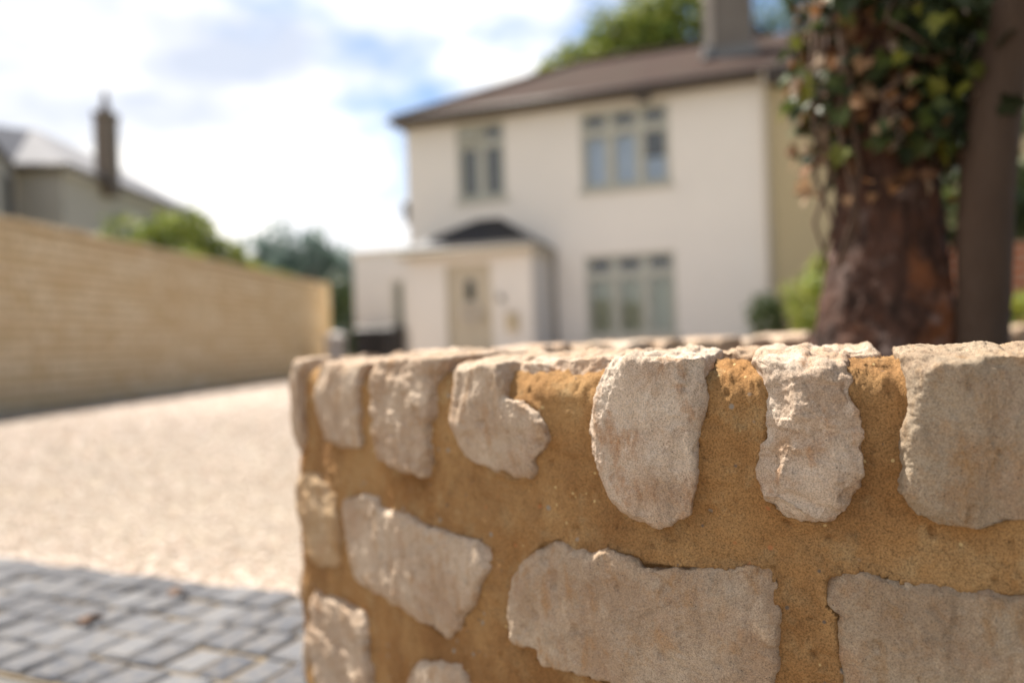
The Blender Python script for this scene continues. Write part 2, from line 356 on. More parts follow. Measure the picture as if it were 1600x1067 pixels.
STN = [
    ('cope_a', [(2.545, 0.531), (2.487, 0.53), (2.495, 0.452), (2.487, 0.39), (2.492, 0.355), (2.515, 0.345), (2.535, 0.352), (2.54, 0.42)]),
    ('cope_b', [(2.394, 0.525), (2.204, 0.523), (2.213, 0.464), (2.212, 0.431), (2.216, 0.387), (2.282, 0.376), (2.363, 0.385), (2.38, 0.439), (2.391, 0.495)]),
    ('cope_c', [(2.143, 0.532), (1.945, 0.53), (1.952, 0.503), (1.958, 0.446), (1.966, 0.417), (1.969, 0.388), (1.98, 0.365), (2.013, 0.364), (2.062, 0.367), (2.127, 0.372), (2.136, 0.403), (2.14, 0.451), (2.142, 0.499)]),
    ('cope_d', [(1.9, 0.524), (1.849, 0.527), (1.791, 0.525), (1.784, 0.505), (1.777, 0.484), (1.746, 0.482), (1.721, 0.471), (1.708, 0.455), (1.704, 0.436), (1.712, 0.422), (1.732, 0.411), (1.741, 0.395), (1.752, 0.382), (1.779, 0.382), (1.817, 0.384), (1.834, 0.391), (1.875, 0.403), (1.884, 0.421), (1.9, 0.449), (1.901, 0.49)]),
    ('cope_e', [(1.595, 0.532), (1.546, 0.531), (1.5, 0.529), (1.5, 0.501), (1.504, 0.471), (1.508, 0.446), (1.51, 0.414), (1.514, 0.39), (1.517, 0.371), (1.533, 0.363), (1.559, 0.356), (1.582, 0.362), (1.602, 0.372), (1.614, 0.399), (1.621, 0.416), (1.636, 0.436), (1.637, 0.454), (1.625, 0.485), (1.617, 0.507), (1.603, 0.525)]),
    ('cope_f', [(1.451, 0.519), (1.411, 0.521), (1.368, 0.519), (1.365, 0.509), (1.359, 0.486), (1.354, 0.471), (1.355, 0.449), (1.354, 0.43), (1.357, 0.413), (1.361, 0.402), (1.373, 0.379), (1.386, 0.368), (1.4, 0.365), (1.417, 0.367), (1.437, 0.374), (1.445, 0.389), (1.445, 0.403), (1.45, 0.41), (1.45, 0.428), (1.444, 0.444), (1.446, 0.459), (1.442, 0.471), (1.445, 0.492), (1.452, 0.514)]),
    ('cope_g', [(1.319, 0.525), (1.223, 0.524), (1.194, 0.524), (1.192, 0.486), (1.197, 0.434), (1.209, 0.4), (1.227, 0.383), (1.243, 0.376), (1.255, 0.369), (1.272, 0.37), (1.292, 0.374), (1.306, 0.379), (1.316, 0.39), (1.321, 0.402), (1.318, 0.42), (1.317, 0.442), (1.315, 0.457), (1.31, 0.472), (1.311, 0.486), (1.314, 0.504)]),
    ('face_a', [(2.28, 0.287), (2.214, 0.308), (2.148, 0.306), (2.126, 0.293), (2.028, 0.298), (1.991, 0.293), (1.913, 0.292), (1.858, 0.296), (1.822, 0.287), (1.828, 0.26), (1.848, 0.238), (1.854, 0.216), (1.889, 0.183), (1.905, 0.163), (1.938, 0.141), (1.984, 0.144), (2.046, 0.146), (2.115, 0.153), (2.211, 0.149), (2.264, 0.157), (2.285, 0.188), (2.295, 0.231)]),
    ('face_b', [(2.44, 0.315), (2.37, 0.306), (2.33, 0.29), (2.314, 0.242), (2.322, 0.165), (2.4, 0.141), (2.47, 0.148), (2.53, 0.2), (2.54, 0.27), (2.5, 0.31)]),
    ('face_c', [(1.717, 0.316), (1.693, 0.319), (1.671, 0.314), (1.64, 0.31), (1.617, 0.325), (1.596, 0.32), (1.577, 0.322), (1.572, 0.312), (1.528, 0.316), (1.506, 0.318), (1.488, 0.314), (1.463, 0.321), (1.438, 0.323), (1.435, 0.31), (1.436, 0.283), (1.435, 0.271), (1.44, 0.247), (1.438, 0.234), (1.437, 0.211), (1.439, 0.189), (1.493, 0.173), (1.578, 0.173), (1.641, 0.175), (1.691, 0.172), (1.721, 0.171), (1.73, 0.185), (1.764, 0.183), (1.782, 0.185), (1.784, 0.22), (1.776, 0.256), (1.759, 0.279)]),
    ('face_d', [(1.391, 0.314), (1.381, 0.322), (1.36, 0.325), (1.346, 0.324), (1.333, 0.319), (1.321, 0.317), (1.289, 0.316), (1.266, 0.314), (1.229, 0.314), (1.192, 0.311), (1.165, 0.293), (1.174, 0.225), (1.196, 0.188), (1.318, 0.164), (1.375, 0.176), (1.379, 0.219), (1.382, 0.241), (1.384, 0.263), (1.382, 0.282), (1.391, 0.289)]),
    ('face_e', [(2.46, 0.085), (2.298, 0.103), (2.215, 0.104), (2.196, 0.083), (2.212, 0.045), (2.193, 0.017), (2.19, -0.03), (2.22, -0.08), (2.4, -0.09), (2.5, -0.03)]),
    ('face_f', [(2.068, 0.026), (2.045, 0.064), (2.006, 0.087), (1.958, 0.103), (1.909, 0.11), (1.88, 0.098), (1.872, 0.065), (1.906, -0.001), (2.055, -0.069), (2.075, -0.022)]),
]
# per stone: spacing, depth, rear rise, material, proud, planes[(theta_deg, phi_deg, cut)]  theta in (s,z) plane, phi towards the viewer
CFG = {
    'cope_a': (.003, .07, .004, 1, .006, []), 'cope_b': (.0028, .19, .005, 1, .003, []),
    'cope_c': (.0024, .2, .006, 1, .007, [(0, 45, .004)]), 'cope_d': (.002, .2, .006, 1, .003, []),
    'cope_e': (.0013, .19, .003, 0, .008, [(100, 50, .003), (10, 55, .009), (-60, 40, .006)]),
    'cope_f': (.0013, .2, .012, 0, .008, [(95, 46, .012), (14, 44, .026), (-150, 50, .007), (-60, 60, .006)]),
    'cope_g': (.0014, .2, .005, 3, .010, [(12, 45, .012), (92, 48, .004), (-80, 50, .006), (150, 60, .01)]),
    'face_a': (.0024, .05, 0, 1, .002, []), 'face_b': (.003, .05, 0, 4, .002, []), 'face_c': (.0016, .05, 0, 2, .002, []),
    'face_d': (.0016, .05, 0, 3, .001, []), 'face_e': (.003, .05, 0, 1, .006, []), 'face_f': (.003, .05, 0, 1, .003, []),
}
MATS = STONES+[SHADESTONE, stone_mat('ochre_stained_stone', (.42, .27, .14), (.40, .22, .09), (.50, .37, .24), off=21.)]
def resample(poly, n):
    P = np.array(poly, float); P = np.vstack([P, P[:1]]); l = np.concatenate([[0], np.cumsum(np.linalg.norm(np.diff(P, axis=0), axis=1))])
    t = np.linspace(0, l[-1], n, endpoint=False); return np.stack([np.interp(t, l, P[:, 0]), np.interp(t, l, P[:, 1])], 1), l[-1]
def centroid(P):
    x, y = P[:, 0], P[:, 1]; x1, y1 = np.roll(x, -1), np.roll(y, -1); c_ = x*y1-x1*y; A = c_.sum()/2
    return np.array([((x+x1)*c_).sum()/(6*A), ((y+y1)*c_).sum()/(6*A)])
def build_stone(name, poly, sp, depth, rise, mat, proud, planes, seed, d0=0., amp=1., cope=False):
    _, per = resample(poly, 10)
    n = max(24, int(per/sp)); Q, _ = resample(poly, n)
    # soften corners slightly, then roughen the outline
    k = max(1, int(.003/sp)); Q = sum(np.roll(Q, j, 0) for j in range(-k, k+1))/(2*k+1)
    C = centroid(Q); rel = Q-C; rad = np.linalg.norm(rel, axis=1)
    pz = np.stack([Q[:, 0], Q[:, 1], np.full(n, seed*3.7)], 1)
    jit = fbm(pz*38, 4)*.0032*amp + fbm(pz*230+5, 2)*.0004*amp
    Q = C+rel*(1+jit/np.maximum(rad, .02))[:, None]
    rad = np.linalg.norm(Q-C, axis=1); mr_ = rad.mean()
    nr = max(8, int(mr_/sp)); ts = 1-(1-np.linspace(0.0, 1, nr+1)[1:])**1.0
    bev = .007
    V = [np.array([[C[0], C[1], d0+proud]])]
    for t in ts:
        P = C+(Q-C)*t; e = (1-t)*rad
        dd = d0+proud-(np.clip(1-e/bev, 0, 1)**2)*bev*.9
        V.append(np.column_stack([P, dd]))
    ns = max(4, int(depth/(sp*1.6 if cope else sp*4)))
    de = V[-1][:, 2].copy()
    for j in range(1, ns+1):
        f = j/ns; V.append(np.column_stack([C+(Q-C)*(1+.01*math.sin(f*3)), de*(1-f)+(d0-depth)*f]))
    nb = 4
    for j in range(1, nb+1): V.append(np.column_stack([C+(Q-C)*(1-j/(nb+1)), np.full(n, d0-depth)]))
    V.append(np.array([[C[0], C[1], d0-depth]]))
    V = np.vstack(V); nring = len(ts)+ns+nb
    F3 = []; idx = np.arange(n); nx = (idx+1) % n
    fan0 = np.stack([np.zeros(n, int), 1+idx, 1+nx, 1+nx], 1)
    F = []
    for j in range(nring-1):
        a = 1+j*n; b_ = a+n; F.append(np.stack([a+idx, b_+idx, b_+nx, a+nx], 1))
    F = np.vstack(F); last = 1+(nring-1)*n; end = last+n
    # plane cuts in local (s,z,d)
    zr = (Q[:, 1].min(), Q[:, 1].max())
    Lc = V.copy(); W0 = Lc-np.array([C[0], C[1], d0+proud])
    fr_ = random.Random(seed*13+1)
    facets = [(fr_.uniform(0, 360), fr_.uniform(66, 80), fr_.uniform(.004, .009)) for _ in range(4)]+[(fr_.uniform(0, 360), fr_.uniform(35, 55), fr_.uniform(.003, .007)) for _ in range(3)]
    for th, ph, cut in list(planes)+facets:
        nrm = np.array([math.cos(R(th))*math.cos(R(ph)), math.sin(R(th))*math.cos(R(ph)), math.sin(R(ph))])
        h = W0@nrm; fr = (W0[:, 2] > -.03); m_ = h[fr].max()-cut
        ex = np.clip(h-m_, 0, None); W0 = W0-ex[:, None]*nrm*.92
    Lc = W0+np.array([C[0], C[1], d0+proud])
    if rise:
        w = np.clip((Lc[:, 1]-(zr[1]-.05))/.05, 0, 1); bk = np.clip((d0-Lc[:, 2])/(.10), 0, 1)
        Lc[:, 1] += rise*w*(bk*bk*(3-2*bk))
    W = wall_pt(Lc[:, 0], Lc[:, 1], Lc[:, 2])
    Fa = F
    vol = np.einsum('ij,ij->i', W[Fa[:, 0]]-W.mean(0), np.cross(W[Fa[:, 1]]-W.mean(0), W[Fa[:, 2]]-W.mean(0))).sum()
    flip = vol < 0
    nv = vnormals(W, Fa if not flip else Fa[:, ::-1])
    nv[0] = 0; nv[0, :2] = -1 * 0
    i0 = 0; nv[0] = nv[1:1+n].mean(0); nv[-1] = nv[last:last+n].mean(0)
    so = seed*5.3
    st = np.array([1, 1, .55]) if seed % 2 else np.array([1, 1, .8])
    disp = fbm(W*22*st+so, 2)*.0034 + ridged(W*34*st+so, 3)*.0010 + fbm(W*150+so, 3)*.0008 + fbm(W*480+so, 2)*.00045
    ax = np.array([1, 1, .45]) if seed % 3 else np.array([.7, .7, 1.6])
    disp += np.tanh(7*fbm(W*15*ax+so+50, 3))*.0017 + np.tanh(6*fbm(W*44*ax+so+70, 2))*.0008
    chip = np.clip(fbm(W*38+so+20, 2)-.42, 0, 1); disp -= chip*.010
    if cope:      # the sawn-off tops are rougher
        tw = np.clip(nv[:, 2], 0, 1); disp += tw*(fbm(W*70+so, 3)*.0022)
    W = W+nv*(disp*amp)[:, None]-np.array(WP)
    faces = F.tolist()+[[0, 1+i, 1+(i+1) % n] for i in range(n)]+[[end, last+(i+1) % n, last+i] for i in range(n)]
    if flip: faces = [f[::-1] for f in faces]
    else: faces = faces
    o = mesh_obj(name, W, faces, mat, near_wall, smooth=True)
    return o

polys = []
sd = 1
LBL = {'cope_f': 'craggy coping stone with a sunlit chipped left shoulder', 'cope_g': 'large shaded coping stone at the right edge of the photo',
       'cope_d': 'coping stone with a ragged right edge and ochre mortar over its corner', 'face_c': 'long buff stone laid flat below the coping'}
for nm, poly in STN:
    sp, dep, rise, mi, pr, pl = CFG[nm]
    cope = nm.startswith('cope')
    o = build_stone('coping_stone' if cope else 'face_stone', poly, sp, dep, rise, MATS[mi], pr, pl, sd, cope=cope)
    if nm in LBL: o['label'] = LBL[nm]
    polys.append(poly); sd += 1
# rear coping pieces seen over the front ones
rr = random.Random(21)
def blockpoly(s0, s1, z0, z1, r_, tilt=.006):
    P = []
    w = s1-s0; h = z1-z0
    for fx, fz in ((.06, 0), (.3, -.03), (.65, .02), (.94, .0), (1., .25), (.98, .6), (1, .9), (.9, 1.), (.5, 1.02), (.12, 1.), (0, .88), (.02, .5), (0, .2)):
        P.append((s0+w*(fx+r_.uniform(-.03, .03)), z0+h*(fz+r_.uniform(-.03, .03))))
    return P
def bcope(s0, s1, z0, z1, d0, dep, sp=.003, rise=.004, mi=0):
    global sd; sd += 1
    p = blockpoly(s0, s1, z0, z1, rr); build_stone('coping_stone', p, sp, dep, rise, MATS[mi], 0, [], sd, d0=d0, cope=True)
bcope(1.335, 1.395, .47, .533, -.10, .09, .002)
bcope(1.615, 1.80, .46, .527, -.035, .15, .002, .006, 0)
bcope(1.455, 1.50, .47, .532, -.09, .10, .0025, 0, 2)
bcope(1.90, 1.96, .47, .530, -.08, .12, .003)
bcope(2.13, 2.22, .47, .534, -.07, .13, .003)
# coping along the rest of the wall, beyond the frame and round the return
s = .30
while s < 1.10:
    w_ = rr.uniform(.085, .13); p = blockpoly(s, s+w_, .37+rr.uniform(-.01, .01), .528+rr.uniform(-.006, .006), rr); sd += 1
    if s+w_ > 1.17: break
    build_stone('coping_stone', p, .004, .2, .01, MATS[rr.randrange(4)], .006, [(95, 50, .006)], sd, cope=True); polys.append(p)
    s += w_+rr.uniform(.03, .05)
s = 2.60
while s < 6.1:
    w_ = rr.uniform(.075, .125); p = blockpoly(s, s+w_, .37+rr.uniform(-.01, .01), .531+rr.uniform(-.004, .006) + (.006 if s > 3.1 else 0), rr); sd += 1
    build_stone('coping_stone', p, .0055, .065 if s < 2.9 else .225, .004, MATS[rr.randrange(3)], .006, [(95, 50, .006)], sd, cope=s > 2.9); polys.append(p)
    s += w_+rr.uniform(.03, .05)
# lower courses of flat-laid stones (outside the traced ones)
for z0, z1, ranges in ((.165, .318, ((.30, 1.14), (2.58, 3.3))), (-.01, .125, ((.3, 1.83), (2.55, 3.3))), (-.15, -.035, ((.3, 1.83), (2.55, 3.3)))):
    for a, b_ in ranges:
        s = a+rr.uniform(0, .03)
        while s < b_-.08:
            w_ = min(rr.uniform(.16, .30), b_-s); p = blockpoly(s, s+w_, z0+rr.uniform(-.006, .01), z1+rr.uniform(-.01, .006), rr); sd += 1
            build_stone('face_stone', p, .005, .05, 0, MATS[rr.randrange(4)], .002, [], sd); polys.append(p)
            s += w_+rr.uniform(.03, .045)

# mortar body
def poly_sd(pts, poly):          # signed distance, inside negative
    P = np.array(poly); d = np.full(len(pts), 9.); ins = np.zeros(len(pts), bool)
    for a, b_ in zip(P, np.roll(P, -1, 0)):
        e = b_-a; w = pts-a; t = np.clip((w@e)/(e@e+1e-12), 0, 1); d = np.minimum(d, np.linalg.norm(w-t[:, None]*e, axis=1))
        c_ = ((a[1] <= pts[:, 1]) & (b_[1] > pts[:, 1])) | ((b_[1] <= pts[:, 1]) & (a[1] > pts[:, 1]))
        xi = a[0]+(pts[:, 1]-a[1])/(b_[1]-a[1]+1e-12)*(b_[0]-a[0]); ins ^= c_ & (pts[:, 0] < xi)
    return np.where(ins, -d, d)
sgrid = np.concatenate([np.arange(.25, 1.12, .01), np.arange(1.12, 1.80, .0019), np.arange(1.80, 2.62, .0032), np.arange(2.62, 6.25, .014)])
rc = .032; zt = .515
prof = [(0, z) for z in np.concatenate([np.arange(-.22, .12, .008), np.arange(.12, zt-rc-.001, .0022)])]
for a in np.linspace(0, math.pi/2, 12): prof.append((-rc+rc*math.cos(a), zt-rc+rc*math.sin(a)))
prof += [(-d, zt+.004*math.sin(math.pi*d/.21)) for d in np.arange(rc+.003, .175, .004)]
for a in np.linspace(math.pi/2, math.pi, 6)[1:]: prof.append((-.177+rc*math.cos(a), zt-rc+rc*math.sin(a)))
prof += [(-.209, z) for z in (.46, .43, .40, .36, .2, -.1)]
prof = np.array(prof); ns_, np_ = len(sgrid), len(prof)
Sg = np.repeat(sgrid, np_); Dg = np.tile(prof[:, 0], ns_); Zg = np.tile(prof[:, 1], ns_)
front = (Dg > -.03)
SZ = np.stack([Sg, Zg], 1); dist = np.full(len(Sg), 1.); 
for p in polys:
    P = np.array(p); m = front & (Sg > P[:, 0].min()-.05) & (Sg < P[:, 0].max()+.05) & (Zg > P[:, 1].min()-.05) & (Zg < P[:, 1].max()+.05)
    if m.any(): ii = np.where(m)[0]; dist[ii] = np.minimum(dist[ii], poly_sd(SZ[ii], p))
recess = -.018 + .0070*np.exp(-np.clip(dist, 0, None)/.005) + .004*np.clip(dist/.03, 0, 1) - np.clip(-dist, 0, .008)*.6
recess = np.where(front, recess, -.012)
recess += np.where(front & (dist > 0), np.clip((.35-Zg)/.03, 0, 1)*.0055, 0)
# inner side must stay a wall thickness: only shift the outer half
wgt = np.clip((Dg+.12)/.09, 0, 1)
Dg2 = Dg+recess*wgt
tight = (Sg > 2.40) & (Sg < 2.86); Dg2 = np.where(tight & (Dg2 < -.085), -.085+(Dg2+.085)*.12, Dg2)
W = wall_pt(Sg, Zg, Dg2)
i = np.arange((ns_-1)*(np_-1)); r_ = i//(np_-1); c_ = i % (np_-1); a = r_*np_+c_
F = np.stack([a, a+1, a+np_+1, a+np_], 1)
nv = vnormals(W, F)
k = np.where(Dg > -.001)[0][50]; outw = np.array([np.interp(Sg[k], SS, NN[:, 0]), np.interp(Sg[k], SS, NN[:, 1]), 0])
if nv[k]@outw < 0: F = F[:, ::-1]; nv = -nv
top = np.clip(nv[:, 2], 0, 1)
disp = fbm(W*11, 3)*.0042 + fbm(W*45+3, 3)*.0016 + fbm(W*170, 2)*.0006 + top*(fbm(W*30+9, 3)*.005+fbm(W*130, 3)*.0030+fbm(W*330, 2)*.0014)
pits = np.clip(fbm(W*85+31, 2)-.5, 0, 1)*.009; disp += (1-top)*(ridged(W*np.array([9, 9, 26])+4, 2)*.0012 + np.tanh(6*fbm(W*np.array([14, 14, 30])+40, 2))*.0007)
W = W+nv*(disp-pits)[:, None]-np.array(WP)
mesh_obj('mortar', W, F, MORTAR, near_wall, smooth=True)

# soil inside the planted corner
M = Mat('soil', .95, .15); M.color(M.mix(M.noise(14, 5), (.10, .065, .035), (.20, .14, .085))); M.bump(M.noise(50, 5), .02)
loop = wall_pt(np.linspace(.26, 6.2, 90), np.full(90, 0), np.where((np.linspace(.26, 6.2, 90) > 2.4) & (np.linspace(.26, 6.2, 90) < 2.9), -.07, -.19))[:, :2]
cen = np.array([1.5, 1.9]); VV = [(cen[0], cen[1], .47)]; FF = []
nl = len(loop)
for t in np.linspace(.1, 1, 10):
    for p in loop:
        q = cen+(p-cen)*t; VV.append((q[0], q[1], .44+.02*math.sin(q[0]*9)*math.cos(q[1]*7)+.03*(1-t)))
for j in range(nl-1): FF.append((0, 1+j, 2+j))
for r_ in range(9):
    for j in range(nl-1): a = 1+r_*nl+j; FF.append((a, a+nl, a+nl+1, a+1))
tag(mesh_obj('soil_bed', VV, FF, M.m, smooth=True), kind='structure')

# ------------------------------------------------------------------ foliage and building helpers
def leaf_cloud(blobs, n, size, seed, shell=.55, flat=.5, up=0.0, shape='quad'):
    """blobs: (cx,cy,cz,rx,ry,rz,weight). Leaf faces spread through the volume, denser towards the shell."""
    r_ = np.random.RandomState(seed); B = np.array(blobs, float); w = B[:, 6]/B[:, 6].sum()
    k = r_.choice(len(B), n, p=w); d = r_.normal(size=(n, 3)); d /= np.linalg.norm(d, axis=1)[:, None]
    rad = shell+(1-shell)*r_.uniform(0, 1, n)**.7; rad *= 1+.28*fbm(d*2.1+k[:, None]*7.7, 2)
    C = B[k, :3]+d*B[k, 3:6]*rad[:, None]
    keep = fbm(C*(1.1/np.mean(B[:, 3:6])) + seed, 3) > -.33; C = C[keep]; d = d[keep]; n = len(C)
    nrm = d*.6+r_.normal(size=(n, 3))*.7; nrm[:, 2] += up; nrm /= np.linalg.norm(nrm, axis=1)[:, None]
    a = np.cross(nrm, r_.normal(size=(n, 3))); a /= np.linalg.norm(a, axis=1)[:, None]; b = np.cross(nrm, a)
    s = size*r_.uniform(.55, 1.35, n)[:, None]
    P = np.stack([C-a*s, C-b*s*.5+nrm*s*.12, C+a*s, C+b*s*.5+nrm*s*.12], 1).reshape(-1, 3)
    F = np.arange(4*n).reshape(-1, 4)
    return P, F
def leaf_mat(name, stops, rough=.5, trans=.25):
    M = Mat(name, rough, .4); gi = M.n('ShaderNodeNewGeometry').outputs['Random Per Island']
    c = M.ramp(gi, stops); M.color(c)
    t = M.n('ShaderNodeBsdfTranslucent'); M.l(c, t.inputs['Color']); x = M.n('ShaderNodeMixShader'); x.inputs[0].default_value = trans
    out = M.t.nodes['Material Output']; M.l(M.b.outputs[0], x.inputs[1]); M.l(t.outputs[0], x.inputs[2]); M.l(x.outputs[0], out.inputs['Surface'])
    return M.m
LEAF_MID = leaf_mat('leaf_mid_green', [(0, (.07, .11, .02)), (.5, (.17, .22, .035)), (1, (.32, .33, .06))], trans=.38)
LEAF_DARK = leaf_mat('leaf_dark_green', [(0, (.02, .04, .012)), (.6, (.05, .08, .025)), (1, (.10, .13, .035))])
LEAF_LIME = leaf_mat('leaf_lime', [(0, (.10, .15, .02)), (.5, (.24, .29, .04)), (1, (.40, .40, .07))])
LEAF_BLUE = leaf_mat('leaf_blue_green', [(0, (.07, .12, .10)), (.5, (.13, .20, .17)), (1, (.24, .32, .28))], trans=.35)
BARK = plain('bark', (.085, .06, .042), .9, .5, 12, bump=.01, bscale=40)
def plant(name, base, blobs, n, size, mat, seed, label, cat, trunk=True, group=None, h=None, shell=.55):
    root = empty(name, base); tag(root, label, cat, group)
    bl = [(b[0]-base[0], b[1]-base[1], b[2]-base[2])+tuple(b[3:]) for b in blobs]
    P, F = leaf_cloud(bl, n, size, seed, shell)
    mesh_obj('crown' if trunk else 'foliage', P, F, mat, root)
    mb = MB(); r_ = random.Random(seed); top = max(b[2] for b in bl)
    r0 = .035*top if trunk else .012*max(1, top)
    if trunk: mb.tube([(0, 0, 0), (.02*top, 0, .35*top), (0, .02*top, .62*top), (bl[0][0]*.4, 0, .8*top)], [r0*1.3, r0, r0*.8, r0*.4], 9)
    for b in bl:
        for q in range(3 if trunk else 4):
            e = (b[0]+r_.uniform(-.5, .5)*b[3], b[1]+r_.uniform(-.5, .5)*b[4], b[2]+r_.uniform(-.2, .5)*b[5])
            s_ = (0, 0, .45*top) if trunk else (r_.uniform(-.3, .3)*b[3]+b[0]*.5, b[1]*.5, 0)
            m_ = tuple((s_[i]*.5+e[i]*.5)+(.08*top*(i == 2)) for i in range(3))
            mb.tube([s_, m_, e], [r0*.55, r0*.35, r0*.1], 6)
    mb.build('trunk' if trunk else 'stems', BARK, root, smooth=True)
    return root

SAGE = plain('sage_paint', (.42, .41, .35), .5, .05)
GLASS = Mat('window_glass', .04, .8)
_g = GLASS.n('ShaderNodeBsdfGlossy'); _g.inputs['Roughness'].default_value = .03; _g.inputs['Color'].default_value = (.9, .95, 1, 1)
_t = GLASS.n('ShaderNodeBsdfTransparent'); _t.inputs['Color'].default_value = (.86, .9, .88, 1)
_f = GLASS.n('ShaderNodeFresnel'); _f.inputs[0].default_value = 1.55
_fm = GLASS.math('MULTIPLY_ADD', _f.outputs[0], 1.1, .03); _m = GLASS.n('ShaderNodeMixShader'); GLASS.l(_fm, _m.inputs[0]); GLASS.l(_t.outputs[0], _m.inputs[1]); GLASS.l(_g.outputs[0], _m.inputs[2]); GLASS.l(_m.outputs[0], GLASS.t.nodes['Material Output'].inputs['Surface'])
GLASS = GLASS.m
ROOM = plain('room_dark', (.045, .05, .03), .9, .2)
def facade(x0, x1, z0, z1, holes, reveal=.14):
    """front wall sheet in the plane y=0 with openings and their reveals"""
    mb = MB(); xs = sorted({x0, x1}|{h[0] for h in holes}|{h[1] for h in holes}); zs = sorted({z0, z1}|{h[2] for h in holes}|{h[3] for h in holes})
    for a, b in zip(xs, xs[1:]):
        for c_, d in zip(zs, zs[1:]):
            mx_, mz = (a+b)/2, (c_+d)/2
            if any(h[0] < mx_ < h[1] and h[2] < mz < h[3] for h in holes): continue
            mb.quad((a, 0, c_), (b, 0, c_), (b, 0, d), (a, 0, d))
    for h in holes:
        a, b, c_, d = h[:4]; y = reveal
        mb.quad((a, 0, c_), (a, 0, d), (a, y, d), (a, y, c_)); mb.quad((b, 0, d), (b, 0, c_), (b, y, c_), (b, y, d))
        mb.quad((a, 0, d), (b, 0, d), (b, y, d), (a, y, d)); mb.quad((b, 0, c_), (a, 0, c_), (a, y, c_), (b, y, c_))
    return mb
def window(parent, x0, x1, z0, z1, cols, topf, curtain=None, y=.09, frame=SAGE, sill=True, cover=.0, rows=1):
    root = mb = MB(); b = .065; t = .05
    mb.box(x0, x1, y-t/2, y+t/2, z0, z0+b); mb.box(x0, x1, y-t/2, y+t/2, z1-b, z1)
    mb.box(x0, x0+b, y-t/2-.002, y+t/2+.002, z0+b, z1-b); mb.box(x1-b, x1, y-t/2-.002, y+t/2+.002, z0+b, z1-b)
    zt_ = z1-(z1-z0)*topf
    for k in range(1, cols):
        xm = x0+(x1-x0)*k/cols; mb.box(xm-.055, xm+.055, y-t/2-.004, y+t/2+.004, z0+b, z1-b)
    if topf: mb.box(x0+b, x1-b, y-t/2-.010, y+t/2, zt_-.06, zt_+.04)
    # casement rails inside each light
    for k in range(cols):
        a = x0+(x1-x0)*k/cols+(.066 if k == 0 else .056); c_ = x0+(x1-x0)*(k+1)/cols-(.066 if k == cols-1 else .056)
        for lo, hi in (((z0+b, zt_-.062), (zt_+.042, z1-b)) if topf else ((z0+b, z1-b),)):
            for q in ((a, a+.035, lo, hi), (c_-.035, c_, lo, hi), (a+.035, c_-.035, lo, lo+.035), (a+.035, c_-.035, hi-.035, hi)):
                mb.box(q[0], q[1], y-t/2-.014, y+.01, q[2], q[3])
    w = mb.build('window', frame, parent)
    if sill:
        s_ = MB(); s_.box(x0-.06, x1+.06, -.06, .058, z0-.06, z0-.002); s_.build('sill', frame, w)
    g = MB(); g.quad((x0+b, y+.012, z0+b), (x1-b, y+.012, z0+b), (x1-b, y+.012, z1-b), (x0+b, y+.012, z1-b)); g.build('pane', GLASS, w)
    for a, e, lo, hi in (cover if curtain else ()):
        c_ = MB(); n_ = 26; prev = None
        for k in range(n_+1):
            x = a+(e-a)*k/n_; yy = y+.14+.02*math.sin(k*1.9)+.008*math.sin(k*.7)
            if prev: c_.quad((prev[0], prev[1], lo), (x, yy, lo), (x, yy, hi), (prev[0], prev[1], hi))
            prev = (x, yy)
        c_.build('curtain', curtain, w)
    rm = MB(); X0, X1, Y0, Y1, Z0, Z1 = x0-.02, x1+.02, .145, 1.6, z0-.02, z1+.02
    rm.quad((X0, Y1, Z0), (X1, Y1, Z0), (X1, Y1, Z1), (X0, Y1, Z1)); rm.quad((X0, Y0, Z0), (X0, Y1, Z0), (X0, Y1, Z1), (X0, Y0, Z1)); rm.quad((X1, Y1, Z0), (X1, Y0, Z0), (X1, Y0, Z1), (X1, Y1, Z1))
    rm.quad((X0, Y0, Z0), (X1, Y0, Z0), (X1, Y1, Z0), (X0, Y1, Z0)); rm.quad((X0, Y1, Z1), (X1, Y1, Z1), (X1, Y0, Z1), (X0, Y0, Z1))
    rm.build('room_lining', ROOM, w)
    return w
def tile_mat(name, c0, c1, w=.18, h=.16, rough=.95, spec=.12):
    M = Mat(name, rough, spec); br = M.n('ShaderNodeTexBrick'); br.inputs['Scale'].default_value = 1
    m = M.n('ShaderNodeMapping'); m.inputs['Scale'].default_value = (1, 1.15, 1); M.l(M.co, m.inputs[0]); M.l(m.outputs[0], br.inputs['Vector'])
    br.inputs['Brick Width'].default_value = w; br.inputs['Row Height'].default_value = h; br.inputs['Mortar Size'].default_value = .012
    br.inputs['Color1'].default_value = c0+(1,); br.inputs['Color2'].default_value = c1+(1,); br.inputs['Mortar'].default_value = tuple(x*.35 for x in c0)+(1,)
    c = M.mix(M.ramp(M.noise(1.3, 5, .6), [(.4, 0.), (.7, .6)]), br.outputs['Color'], (.05, .040, .028)); M.color(c)
    M.bump(br.outputs['Fac'], .02, -.6); return M.m
def render_mat(name, c):
    M = Mat(name, .9, .2); M.color(M.mix(M.noise(.9, 6, .65), tuple(x*.93 for x in c), tuple(min(1, x*1.05) for x in c)))
    M.bump(M.noise(70, 4, .7), .006, .6); return M.m
CREAM = render_mat('cream_render', (.74, .685, .625)); YELLOW = render_mat('yellow_render', (.43, .35, .215))
DARKTRIM = plain('dark_gutter', (.05, .042, .04), .55, .2)
WHITE = plain('cream_fascia', (.68, .62, .53), .6, .05)
ROOFT = tile_mat('brown_roof_tile', (.060, .031, .024), (.042, .024, .019))
SLATE = tile_mat('porch_slate', (.030, .030, .035), (.022, .022, .026), .25, .2, .85, .2)
LEAD_SHEEN = plain('lead_and_sheen', (.15, .15, .155), .8, .12, 3)  # lead of the chimney flashing, also the grey of the painted porch roof sheen

